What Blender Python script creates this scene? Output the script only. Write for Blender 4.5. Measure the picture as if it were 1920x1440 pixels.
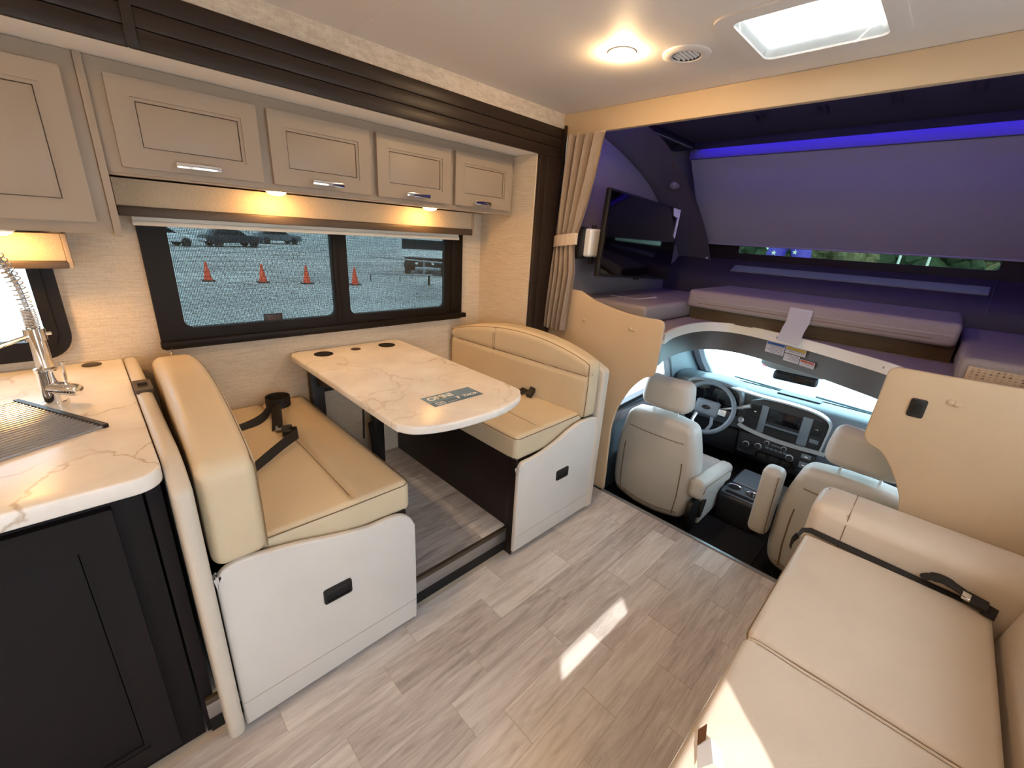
import bpy, bmesh, math, random
from mathutils import Vector, Matrix
from mathutils.geometry import tessellate_polygon
random.seed(7)
SC = bpy.context.scene
COL = SC.collection
for o in list(bpy.data.objects): bpy.data.objects.remove(o)

# ------------------------------------------------------------------ camera
# x = forward to the cab, y = left (dinette side), z = up, metres
cam_d = bpy.data.cameras.new('camera'); cam = bpy.data.objects.new('camera', cam_d); COL.objects.link(cam)
yaw, pit, rol = [math.radians(a) for a in (44.56095, -19.37863, 3.59137)]
fw = Vector((math.cos(pit)*math.cos(yaw), math.cos(pit)*math.sin(yaw), math.sin(pit)))
rt = Vector((math.sin(yaw), -math.cos(yaw), 0)); up = rt.cross(fw)
r2 = rt*math.cos(rol)+up*math.sin(rol); u2 = -rt*math.sin(rol)+up*math.cos(rol)
mw = Matrix((r2, u2, -fw)).transposed().to_4x4(); mw.translation = Vector((0, 0, 1.48))
cam.matrix_world = mw
cam_d.sensor_width = 36; cam_d.lens = 792.3647/1920*36; cam_d.clip_start = .02; cam_d.clip_end = 300
SC.camera = cam
# ------------------------------------------------------------------ world, sun, exposure
W = bpy.data.worlds.new('world'); SC.world = W; W.use_nodes = True
bg = W.node_tree.nodes['Background']; bg.inputs[0].default_value = (.72, .87, 1.0, 1); bg.inputs[1].default_value = 6.0
sl = bpy.data.lights.new('sun', 'SUN'); sl.energy = 6.5; sl.angle = math.radians(.6); sl.color = (1, .95, .86)
so = bpy.data.objects.new('sun', sl); COL.objects.link(so); so.location = (-8, -9, 12)
so.rotation_euler = Vector((.90, .98, -1.0)).to_track_quat('-Z', 'Y').to_euler()
vs = SC.view_settings
vs.view_transform = 'Standard'; vs.look = 'None'; vs.exposure = 0.9; vs.gamma = 1; vs.use_curve_mapping = False
def portal(loc, sx, sy, direction):
    l = bpy.data.lights.new('daylight_portal', 'AREA'); l.shape = 'RECTANGLE'; l.size = sx; l.size_y = sy
    l.cycles.is_portal = True
    o = bpy.data.objects.new('daylight_portal', l); COL.objects.link(o); o.location = loc
    o.rotation_euler = Vector(direction).to_track_quat('-Z', 'Z').to_euler()

# ------------------------------------------------------------------ geometry helpers
class G:
    def __init__(s): s.bm = bmesh.new()
    def _join(s, t):
        bmesh.ops.recalc_face_normals(t, faces=t.faces)
        me = bpy.data.meshes.new('t'); t.to_mesh(me); t.free(); s.bm.from_mesh(me); bpy.data.meshes.remove(me); return s
    def box(s, x0, x1, y0, y1, z0, z1, bev=0, seg=2):
        t = bmesh.new(); bmesh.ops.create_cube(t, size=1)
        for v in t.verts: v.co = Vector((x0+(v.co.x+.5)*(x1-x0), y0+(v.co.y+.5)*(y1-y0), z0+(v.co.z+.5)*(z1-z0)))
        if bev: bmesh.ops.bevel(t, geom=t.edges[:], offset=bev, segments=seg, affect='EDGES', profile=.5)
        return s._join(t)
    def obox(s, c, ax, half, bev=0, seg=2):                 # box with its own axes
        t = bmesh.new(); bmesh.ops.create_cube(t, size=2)
        ax = [Vector(a).normalized() for a in ax]
        for v in t.verts: v.co = Vector((v.co.x*half[0], v.co.y*half[1], v.co.z*half[2]))
        if bev: bmesh.ops.bevel(t, geom=t.edges[:], offset=bev, segments=seg, affect='EDGES', profile=.5)
        for v in t.verts: v.co = Vector(c)+ax[0]*v.co.x+ax[1]*v.co.y+ax[2]*v.co.z
        return s._join(t)
    def rbox(s, x0, x1, y0, y1, z0, z1, r=.03, k=4, m=6, f=None, d=.03):   # soft upholstered block
        lo = (x0, y0, z0); hi = (x1, y1, z1)
        def coords(i):
            a, b = lo[i], hi[i]; rr = min(r, (b-a)*.499)
            c = [a+rr*j/k for j in range(k)]
            n = max(1, min(m, int((b-a-2*rr)/d)+1))
            c += [a+rr+(b-a-2*rr)*j/n for j in range(n+1)]
            c += [b-rr+rr*j/k for j in range(1, k+1)]
            return c, rr
        cs = [coords(i) for i in range(3)]
        t = bmesh.new()
        def P(p):
            q = []; d = Vector()
            for i in range(3):
                rr = cs[i][1]; c = min(max(p[i], lo[i]+rr), hi[i]-rr); q.append(c); d[i] = (p[i]-c)/rr if rr > 0 else 0
            L = d.length; mx = max(abs(d.x), abs(d.y), abs(d.z))
            if L > 0: d = d*(mx/L)
            v = Vector([q[i]+d[i]*cs[i][1] for i in range(3)])
            return Vector(f(*v)) if f else v
        for ax in range(3):
            a, b = [i for i in range(3) if i != ax]
            for side in (lo, hi):
                A, B = cs[a][0], cs[b][0]; grid = []
                for u in A:
                    row = []
                    for v in B:
                        p = [0, 0, 0]; p[ax] = side[ax]; p[a] = u; p[b] = v; row.append(t.verts.new(P(p)))
                    grid.append(row)
                for i in range(len(A)-1):
                    for j in range(len(B)-1): t.faces.new((grid[i][j], grid[i+1][j], grid[i+1][j+1], grid[i][j+1]))
        bmesh.ops.remove_doubles(t, verts=t.verts, dist=1e-5)
        return s._join(t)
    @staticmethod
    def _m(axis, u, v, w): return {0: (w, u, v), 1: (u, w, v), 2: (u, v, w)}[axis]
    def prism(s, axis, poly, a, b, bev=0, seg=2, f=None):
        t = bmesh.new()
        A = [t.verts.new(G._m(axis, u, v, a)) for u, v in poly]; B = [t.verts.new(G._m(axis, u, v, b)) for u, v in poly]
        n = len(poly); fa = t.faces.new(A); fb = t.faces.new(B[::-1])
        for i in range(n): t.faces.new((A[i], B[i], B[(i+1) % n], A[(i+1) % n]))
        bmesh.ops.recalc_face_normals(t, faces=t.faces)
        if bev: bmesh.ops.bevel(t, geom=list(fa.edges)+list(fb.edges), offset=bev, segments=seg, affect='EDGES', profile=.5)
        bmesh.ops.triangulate(t, faces=[q for q in t.faces if len(q.verts) > 4])
        if f:
            for v in t.verts: v.co = Vector(f(*v.co))
        return s._join(t)
    def plate(s, axis, outer, holes, a, b, bev=0, seg=3):
        loops = [outer]+holes
        t = bmesh.new(); flat = [p for l in loops for p in l]
        A = [t.verts.new(G._m(axis, u, v, a)) for u, v in flat]; B = [t.verts.new(G._m(axis, u, v, b)) for u, v in flat]
        for tri in tessellate_polygon([[Vector((u, v, 0)) for u, v in l] for l in loops]):
            try: t.faces.new([A[i] for i in tri]); t.faces.new([B[i] for i in tri][::-1])
            except ValueError: pass
        o = 0
        for l in loops:
            n = len(l)
            for i in range(n): t.faces.new((A[o+i], B[o+i], B[o+(i+1) % n], A[o+(i+1) % n]))
            o += n
        if bev:
            bmesh.ops.recalc_face_normals(t, faces=t.faces); n = len(outer)
            es = [e for i in range(n) for q in (A, B) for e in q[i].link_edges if e.other_vert(q[i]) is q[(i+1) % n]]
            bmesh.ops.bevel(t, geom=es, offset=bev, segments=seg, affect='EDGES', profile=.5)
        return s._join(t)
    def tube(s, pts, r, seg=8, flat=1.0, closed=False, cap=True):
        pts = [Vector(p) for p in pts]; n = len(pts); t = bmesh.new(); rings = []
        N = None
        for i, p in enumerate(pts):
            T = ((pts[(i+1) % n]-pts[i-1]) if closed else (pts[min(i+1, n-1)]-pts[max(i-1, 0)])).normalized()
            if N is None:
                N = T.orthogonal().normalized() if abs(T.z) > .9 else T.cross(Vector((0, 0, 1))).normalized()
            else: N = (N-T*N.dot(T)).normalized()
            Bn = T.cross(N); rr = r[i] if isinstance(r, (list, tuple)) else r
            rings.append([t.verts.new(p+N*math.cos(2*math.pi*j/seg)*rr+Bn*math.sin(2*math.pi*j/seg)*rr*flat) for j in range(seg)])
        for i in range(n if closed else n-1):
            R, S = rings[i], rings[(i+1) % n]
            for j in range(seg): t.faces.new((R[j], R[(j+1) % seg], S[(j+1) % seg], S[j]))
        if cap and not closed: t.faces.new(rings[0][::-1]); t.faces.new(rings[-1])
        return s._join(t)
    def lathe(s, c, axis, prof, seg=24):                    # prof: (radius, height along axis)
        c = Vector(c); ax = Vector(axis).normalized(); e1 = ax.orthogonal().normalized(); e2 = ax.cross(e1)
        t = bmesh.new(); rings = []
        for r, h in prof:
            if r < 1e-6: rings.append([t.verts.new(c+ax*h)])
            else: rings.append([t.verts.new(c+ax*h+(e1*math.cos(2*math.pi*j/seg)+e2*math.sin(2*math.pi*j/seg))*r) for j in range(seg)])
        for R, S in zip(rings, rings[1:]):
            for j in range(seg):
                a = [R[0]] if len(R) == 1 else [R[j], R[(j+1) % seg]]
                b = [S[0]] if len(S) == 1 else [S[(j+1) % seg], S[j]]
                if len(a)+len(b) > 2: t.faces.new(a+b)
        return s._join(t)
    def ribbon(s, pts, wdir, w, th, closed=False):          # flat strap along pts; wdir width direction(s)
        pts = [Vector(p) for p in pts]; n = len(pts); t = bmesh.new(); rings = []
        for i, p in enumerate(pts):
            T = (pts[min(i+1, n-1)]-pts[max(i-1, 0)]).normalized()
            wd = Vector(wdir[i]) if isinstance(wdir, list) else Vector(wdir)
            wd = (wd-T*wd.dot(T)).normalized(); nn = T.cross(wd)
            rings.append([t.verts.new(p+wd*a*w/2+nn*b*th/2) for a, b in ((-1, -1), (1, -1), (1, 1), (-1, 1))])
        for R, S in zip(rings, rings[1:]):
            for j in range(4): t.faces.new((R[j], R[(j+1) % 4], S[(j+1) % 4], S[j]))
        t.faces.new(rings[0][::-1]); t.faces.new(rings[-1])
        return s._join(t)
    def sheet(s, rows, th=0.0):                             # surface through a grid of points, optional thickness
        t = bmesh.new()
        V = [[t.verts.new(Vector(p)) for p in r] for r in rows]
        F = []
        for i in range(len(V)-1):
            for j in range(len(V[0])-1): F.append(t.faces.new((V[i][j], V[i+1][j], V[i+1][j+1], V[i][j+1])))
        if th: bmesh.ops.solidify(t, geom=F, thickness=th)
        return s._join(t)
    def mesh(s, name, off=(0, 0, 0), smooth=35):
        for v in s.bm.verts: v.co -= Vector(off)
        me = bpy.data.meshes.new(name); s.bm.to_mesh(me); s.bm.free()
        if smooth:
            me.polygons.foreach_set('use_smooth', [True]*len(me.polygons)); me.set_sharp_from_angle(angle=math.radians(smooth))
        return me
def rrect(u0, u1, v0, v1, r, n=6, corners=(1, 1, 1, 1)):
    out = []
    for (cx, cy, a0), on in zip(((u1-r, v0+r, -90), (u1-r, v1-r, 0), (u0+r, v1-r, 90), (u0+r, v0+r, 180)), corners):
        if on:
            for i in range(n+1):
                a = math.radians(a0+90*i/n); out.append((cx+r*math.cos(a), cy+r*math.sin(a)))
        else:
            a = math.radians(a0+45); out.append((cx+r*math.copysign(1, math.cos(a)), cy+r*math.copysign(1, math.sin(a))))
    return out
def smoothpoly(pts, n=6, closed=False):                     # Catmull-Rom through the points
    out = []; N = len(pts)
    P = [Vector(p) for p in pts]
    for i in range(N if closed else N-1):
        p0 = P[(i-1) % N] if closed or i > 0 else P[0]*2-P[1]
        p1, p2 = P[i], P[(i+1) % N]
        p3 = P[(i+2) % N] if closed or i+2 < N else P[-1]*2-P[-2]
        for j in range(n):
            t = j/n
            out.append(.5*((2*p1)+(p2-p0)*t+(2*p0-5*p1+4*p2-p3)*t*t+(3*p1-p0-3*p2+p3)*t**3))
    if not closed: out.append(P[-1])
    return [tuple(p) for p in out]
ORG = {}
def _tag(o, label, cat, group=None, kind=None):
    if label: o['label'] = label
    if cat: o['category'] = cat
    if group: o['group'] = group
    if kind: o['kind'] = kind
def thing(name, label, cat, loc, group=None, kind=None):
    o = bpy.data.objects.new(name, None); o.empty_display_size = .05; COL.objects.link(o); o.location = loc
    ORG[o.name] = Vector(loc); _tag(o, label, cat, group, kind); return o
def part(name, g, m, parent, label=None, smooth=35, kind=None):
    off = ORG[parent.name]
    me = g.mesh(name, off, smooth); me.materials.append(m)
    o = bpy.data.objects.new(name, me); COL.objects.link(o); o.parent = parent; ORG[o.name] = off
    if label: o['label'] = label
    if kind: o['kind'] = kind
    return o
def solo(name, g, m, label, cat, loc=None, group=None, kind=None, smooth=35):
    if loc is None:
        vs_ = [v.co for v in g.bm.verts]
        loc = (sum(v.x for v in vs_)/len(vs_), sum(v.y for v in vs_)/len(vs_), min(v.z for v in vs_))
    me = g.mesh(name, loc, smooth); me.materials.append(m)
    o = bpy.data.objects.new(name, me); COL.objects.link(o); o.location = loc; ORG[o.name] = Vector(loc)
    _tag(o, label, cat, group, kind); return o
def struct(name, g, m, label=None, smooth=35):
    return solo(name, g, m, label, None, loc=(0, 0, 0), kind='structure', smooth=smooth)
def text_g(txt, size, origin, ex, ey, depth=.0006, shear=0.0, bold=0.0):
    cu = bpy.data.curves.new('t', 'FONT'); cu.body = txt; cu.size = size; cu.extrude = depth; cu.shear = shear; cu.offset = bold
    o = bpy.data.objects.new('t', cu); COL.objects.link(o)
    dg = bpy.context.evaluated_depsgraph_get(); dg.update()
    me = bpy.data.meshes.new_from_object(o.evaluated_get(dg))
    ex = Vector(ex).normalized(); ey = Vector(ey).normalized(); ez = ex.cross(ey)
    for v in me.vertices: v.co = Vector(origin)+ex*v.co.x+ey*v.co.y+ez*v.co.z
    g = G(); g.bm.from_mesh(me)
    bpy.data.objects.remove(o); bpy.data.curves.remove(cu); bpy.data.meshes.remove(me)
    return g

# ------------------------------------------------------------------ materials
def _new(name):
    m = bpy.data.materials.new(name); m.use_nodes = True; nt = m.node_tree
    return m, nt, nt.nodes['Principled BSDF']
def _c(c): return (c[0], c[1], c[2], 1)
def s2l(*c): return tuple(((x/255)/12.92 if x/255 <= .04045 else ((x/255+.055)/1.055)**2.4) for x in c)
def nd(nt, t, **kw):
    n = nt.nodes.new(t)
    for k, v in kw.items(): setattr(n, k, v)
    return n
def coords(nt, scale=(1, 1, 1), kind='Object'):
    tc = nd(nt, 'ShaderNodeTexCoord'); mp = nd(nt, 'ShaderNodeMapping'); mp.inputs['Scale'].default_value = scale
    nt.links.new(tc.outputs[kind], mp.inputs[0]); return mp.outputs[0]
def ramp(nt, fac, stops):
    r = nd(nt, 'ShaderNodeValToRGB'); e = r.color_ramp.elements
    while len(e) < len(stops): e.new(.5)
    for el, (p, c) in zip(e, stops): el.position = p; el.color = _c(c)
    nt.links.new(fac, r.inputs[0]); return r.outputs[0]
def noise(nt, vec, scale, detail=3, rough=.5, dist=0):
    n = nd(nt, 'ShaderNodeTexNoise'); n.inputs['Scale'].default_value = scale; n.inputs['Detail'].default_value = detail
    n.inputs['Roughness'].default_value = rough; n.inputs['Distortion'].default_value = dist
    nt.links.new(vec, n.inputs['Vector']); return n.outputs['Fac']
def bump(nt, b, h, strength, dist=.002):
    n = nd(nt, 'ShaderNodeBump'); n.inputs['Strength'].default_value = strength; n.inputs['Distance'].default_value = dist
    nt.links.new(h, n.inputs['Height']); nt.links.new(n.outputs[0], b.inputs['Normal'])
def plain(name, col, rough=.5, metal=0, grain=0, gscale=300, gdist=.0006, var=.0, spec=.5, coat=0):
    m, nt, b = _new(name)
    b.inputs['Base Color'].default_value = _c(col); b.inputs['Roughness'].default_value = rough; b.inputs['Metallic'].default_value = metal
    b.inputs['Specular IOR Level'].default_value = spec; b.inputs['Coat Weight'].default_value = coat
    v = coords(nt)
    if var:
        f = noise(nt, v, 6, 4)
        nt.links.new(ramp(nt, f, [(.3, tuple(c*(1-var) for c in col)), (.7, tuple(min(1, c*(1+var)) for c in col))]), b.inputs['Base Color'])
    if grain: bump(nt, b, noise(nt, v, gscale, 2), grain, gdist)
    return m
def leather(name, col, rough=.42):
    m, nt, b = _new(name); v = coords(nt)
    f = noise(nt, v, 5, 3)
    nt.links.new(ramp(nt, f, [(.3, tuple(c*.96 for c in col)), (.7, tuple(min(1, c*1.03) for c in col))]), b.inputs['Base Color'])
    vo = nd(nt, 'ShaderNodeTexVoronoi'); vo.inputs['Scale'].default_value = 420; nt.links.new(v, vo.inputs['Vector'])
    ad = nd(nt, 'ShaderNodeMath', operation='ADD'); mu = nd(nt, 'ShaderNodeMath', operation='MULTIPLY'); mu.inputs[1].default_value = 3.0
    nt.links.new(noise(nt, v, 14, 2), mu.inputs[0]); nt.links.new(mu.outputs[0], ad.inputs[0]); nt.links.new(vo.outputs[0], ad.inputs[1])
    bump(nt, b, ad.outputs[0], .22, .0012)
    b.inputs['Roughness'].default_value = rough; b.inputs['Specular IOR Level'].default_value = .4
    return m
def linen(name, c0, c1, sc=(3, 3, 90), rough=.85, bstr=.25):
    m, nt, b = _new(name)
    f1 = noise(nt, coords(nt, sc), 4, 5, .7); f2 = noise(nt, coords(nt, (sc[0]*25, sc[1]*25, sc[2]*.4)), 3, 3, .6)
    mx = nd(nt, 'ShaderNodeMath', operation='MULTIPLY_ADD'); mx.inputs[1].default_value = .7
    mm = nd(nt, 'ShaderNodeMath', operation='MULTIPLY'); mm.inputs[1].default_value = .3
    nt.links.new(f2, mm.inputs[0]); nt.links.new(f1, mx.inputs[0]); nt.links.new(mm.outputs[0], mx.inputs[2])
    nt.links.new(ramp(nt, mx.outputs[0], [(.33, c0), (.62, c1)]), b.inputs['Base Color'])
    bump(nt, b, mx.outputs[0], bstr, .001); b.inputs['Roughness'].default_value = rough; b.inputs['Specular IOR Level'].default_value = .25
    return m
def wood(name, stops, sc, rough=.35, rnd=.35, bstr=.15):
    m, nt, b = _new(name)
    oi = nd(nt, 'ShaderNodeObjectInfo'); tc = nd(nt, 'ShaderNodeTexCoord'); mp = nd(nt, 'ShaderNodeMapping'); mp.inputs['Scale'].default_value = sc
    cx = nd(nt, 'ShaderNodeCombineXYZ'); mu = nd(nt, 'ShaderNodeMath', operation='MULTIPLY'); mu.inputs[1].default_value = 37.0
    nt.links.new(oi.outputs['Random'], mu.inputs[0]); nt.links.new(mu.outputs[0], cx.inputs[0]); nt.links.new(mu.outputs[0], cx.inputs[1])
    va = nd(nt, 'ShaderNodeVectorMath', operation='ADD'); nt.links.new(tc.outputs['Object'], va.inputs[0]); nt.links.new(cx.outputs[0], va.inputs[1])
    nt.links.new(va.outputs[0], mp.inputs[0])
    f = noise(nt, mp.outputs[0], 2.2, 6, .62, .9); g = noise(nt, mp.outputs[0], 14, 3, .6)
    a = nd(nt, 'ShaderNodeMath', operation='MULTIPLY_ADD'); a.inputs[1].default_value = .25
    nt.links.new(g, a.inputs[0]); nt.links.new(f, a.inputs[2])
    a2 = nd(nt, 'ShaderNodeMath', operation='MULTIPLY_ADD'); a2.inputs[1].default_value = rnd
    nt.links.new(oi.outputs['Random'], a2.inputs[0]); nt.links.new(a.outputs[0], a2.inputs[2])
    sb = nd(nt, 'ShaderNodeMath', operation='SUBTRACT'); sb.inputs[1].default_value = .125+rnd/2; nt.links.new(a2.outputs[0], sb.inputs[0])
    nt.links.new(ramp(nt, sb.outputs[0], stops), b.inputs['Base Color'])
    bump(nt, b, a.outputs[0], bstr, .0008); b.inputs['Roughness'].default_value = rough
    return m
def marble(name):
    m, nt, b = _new(name); v = coords(nt)
    w = nd(nt, 'ShaderNodeTexNoise'); w.inputs['Scale'].default_value = 5; w.inputs['Detail'].default_value = 5; nt.links.new(v, w.inputs['Vector'])
    sc_ = nd(nt, 'ShaderNodeVectorMath', operation='SCALE'); sc_.inputs['Scale'].default_value = .35; nt.links.new(w.outputs['Color'], sc_.inputs[0])
    ad = nd(nt, 'ShaderNodeVectorMath', operation='ADD'); nt.links.new(v, ad.inputs[0]); nt.links.new(sc_.outputs[0], ad.inputs[1])
    vo = nd(nt, 'ShaderNodeTexVoronoi', feature='DISTANCE_TO_EDGE'); vo.inputs['Scale'].default_value = 3.4; nt.links.new(ad.outputs[0], vo.inputs['Vector'])
    th = nd(nt, 'ShaderNodeMapRange'); th.inputs['From Min'].default_value = .0; th.inputs['From Max'].default_value = .022
    nt.links.new(vo.outputs['Distance'], th.inputs[0])
    msk = noise(nt, v, 3.3, 2)
    m2 = nd(nt, 'ShaderNodeMapRange'); m2.inputs['From Min'].default_value = .38; m2.inputs['From Max'].default_value = .62; nt.links.new(msk, m2.inputs[0])
    mx = nd(nt, 'ShaderNodeMath', operation='MAXIMUM'); nt.links.new(th.outputs[0], mx.inputs[0])
    iv = nd(nt, 'ShaderNodeMath', operation='SUBTRACT'); iv.inputs[0].default_value = 1; nt.links.new(m2.outputs[0], iv.inputs[1]); nt.links.new(iv.outputs[0], mx.inputs[1])
    base = ramp(nt, noise(nt, v, 4, 5, .6), [(.35, s2l(222, 214, 206)), (.65, s2l(240, 236, 230))])
    mix = nd(nt, 'ShaderNodeMix', data_type='RGBA'); nt.links.new(mx.outputs[0], mix.inputs[0])
    mix.inputs[6].default_value = _c(s2l(196, 179, 160)); nt.links.new(base, mix.inputs[7]); nt.links.new(mix.outputs[2], b.inputs['Base Color'])
    b.inputs['Roughness'].default_value = .28
    return m
def emit(name, col, strength):
    m, nt, b = _new(name); b.inputs['Base Color'].default_value = _c(col); b.inputs['Emission Color'].default_value = _c(col); b.inputs['Emission Strength'].default_value = strength
    return m
def thinglass(name, tint=(1, 1, 1), refl=.08, rough=.0):
    m, nt, b = _new(name); nt.nodes.remove(b); out = nt.nodes['Material Output']
    tr = nd(nt, 'ShaderNodeBsdfTransparent'); tr.inputs[0].default_value = _c(tint)
    gl = nd(nt, 'ShaderNodeBsdfGlossy'); gl.inputs['Roughness'].default_value = rough
    lw = nd(nt, 'ShaderNodeLayerWeight'); lw.inputs[0].default_value = .25
    mu = nd(nt, 'ShaderNodeMath', operation='MULTIPLY'); mu.inputs[1].default_value = refl*3; nt.links.new(lw.outputs['Fresnel'], mu.inputs[0])
    mx = nd(nt, 'ShaderNodeMixShader'); nt.links.new(mu.outputs[0], mx.inputs[0]); nt.links.new(tr.outputs[0], mx.inputs[1]); nt.links.new(gl.outputs[0], mx.inputs[2])
    nt.links.new(mx.outputs[0], out.inputs[0]); return m
def meshcloth(name, col, pitch, cover, axes='XZ', clear=True):
    """woven screen: fine grid of threads, open between them"""
    m, nt, b = _new(name); out = nt.nodes['Material Output']
    v = coords(nt, (1/pitch, 1/pitch, 1/pitch)); sx = nd(nt, 'ShaderNodeSeparateXYZ'); nt.links.new(v, sx.inputs[0])
    fs = []
    for a in axes:
        fr = nd(nt, 'ShaderNodeMath', operation='FRACT'); nt.links.new(sx.outputs['XYZ'.index(a)], fr.inputs[0])
        lt = nd(nt, 'ShaderNodeMath', operation='LESS_THAN'); lt.inputs[1].default_value = cover; nt.links.new(fr.outputs[0], lt.inputs[0]); fs.append(lt.outputs[0])
    mx = nd(nt, 'ShaderNodeMath', operation='MAXIMUM'); nt.links.new(fs[0], mx.inputs[0]); nt.links.new(fs[1], mx.inputs[1])
    b.inputs['Base Color'].default_value = _c(col); b.inputs['Roughness'].default_value = .8
    tr = nd(nt, 'ShaderNodeBsdfTransparent'); ms = nd(nt, 'ShaderNodeMixShader')
    nt.links.new(mx.outputs[0], ms.inputs[0]); nt.links.new(tr.outputs[0], ms.inputs[1]); nt.links.new(b.outputs[0], ms.inputs[2]); nt.links.new(ms.outputs[0], out.inputs[0])
    return m
def shadecloth(name, col, through=.35):
    m, nt, b = _new(name); out = nt.nodes['Material Output']
    b.inputs['Base Color'].default_value = _c(col); b.inputs['Roughness'].default_value = .9
    tl = nd(nt, 'ShaderNodeBsdfTranslucent'); tl.inputs[0].default_value = _c(col); ms = nd(nt, 'ShaderNodeMixShader'); ms.inputs[0].default_value = through
    nt.links.new(b.outputs[0], ms.inputs[1]); nt.links.new(tl.outputs[0], ms.inputs[2]); nt.links.new(ms.outputs[0], out.inputs[0]); return m

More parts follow.
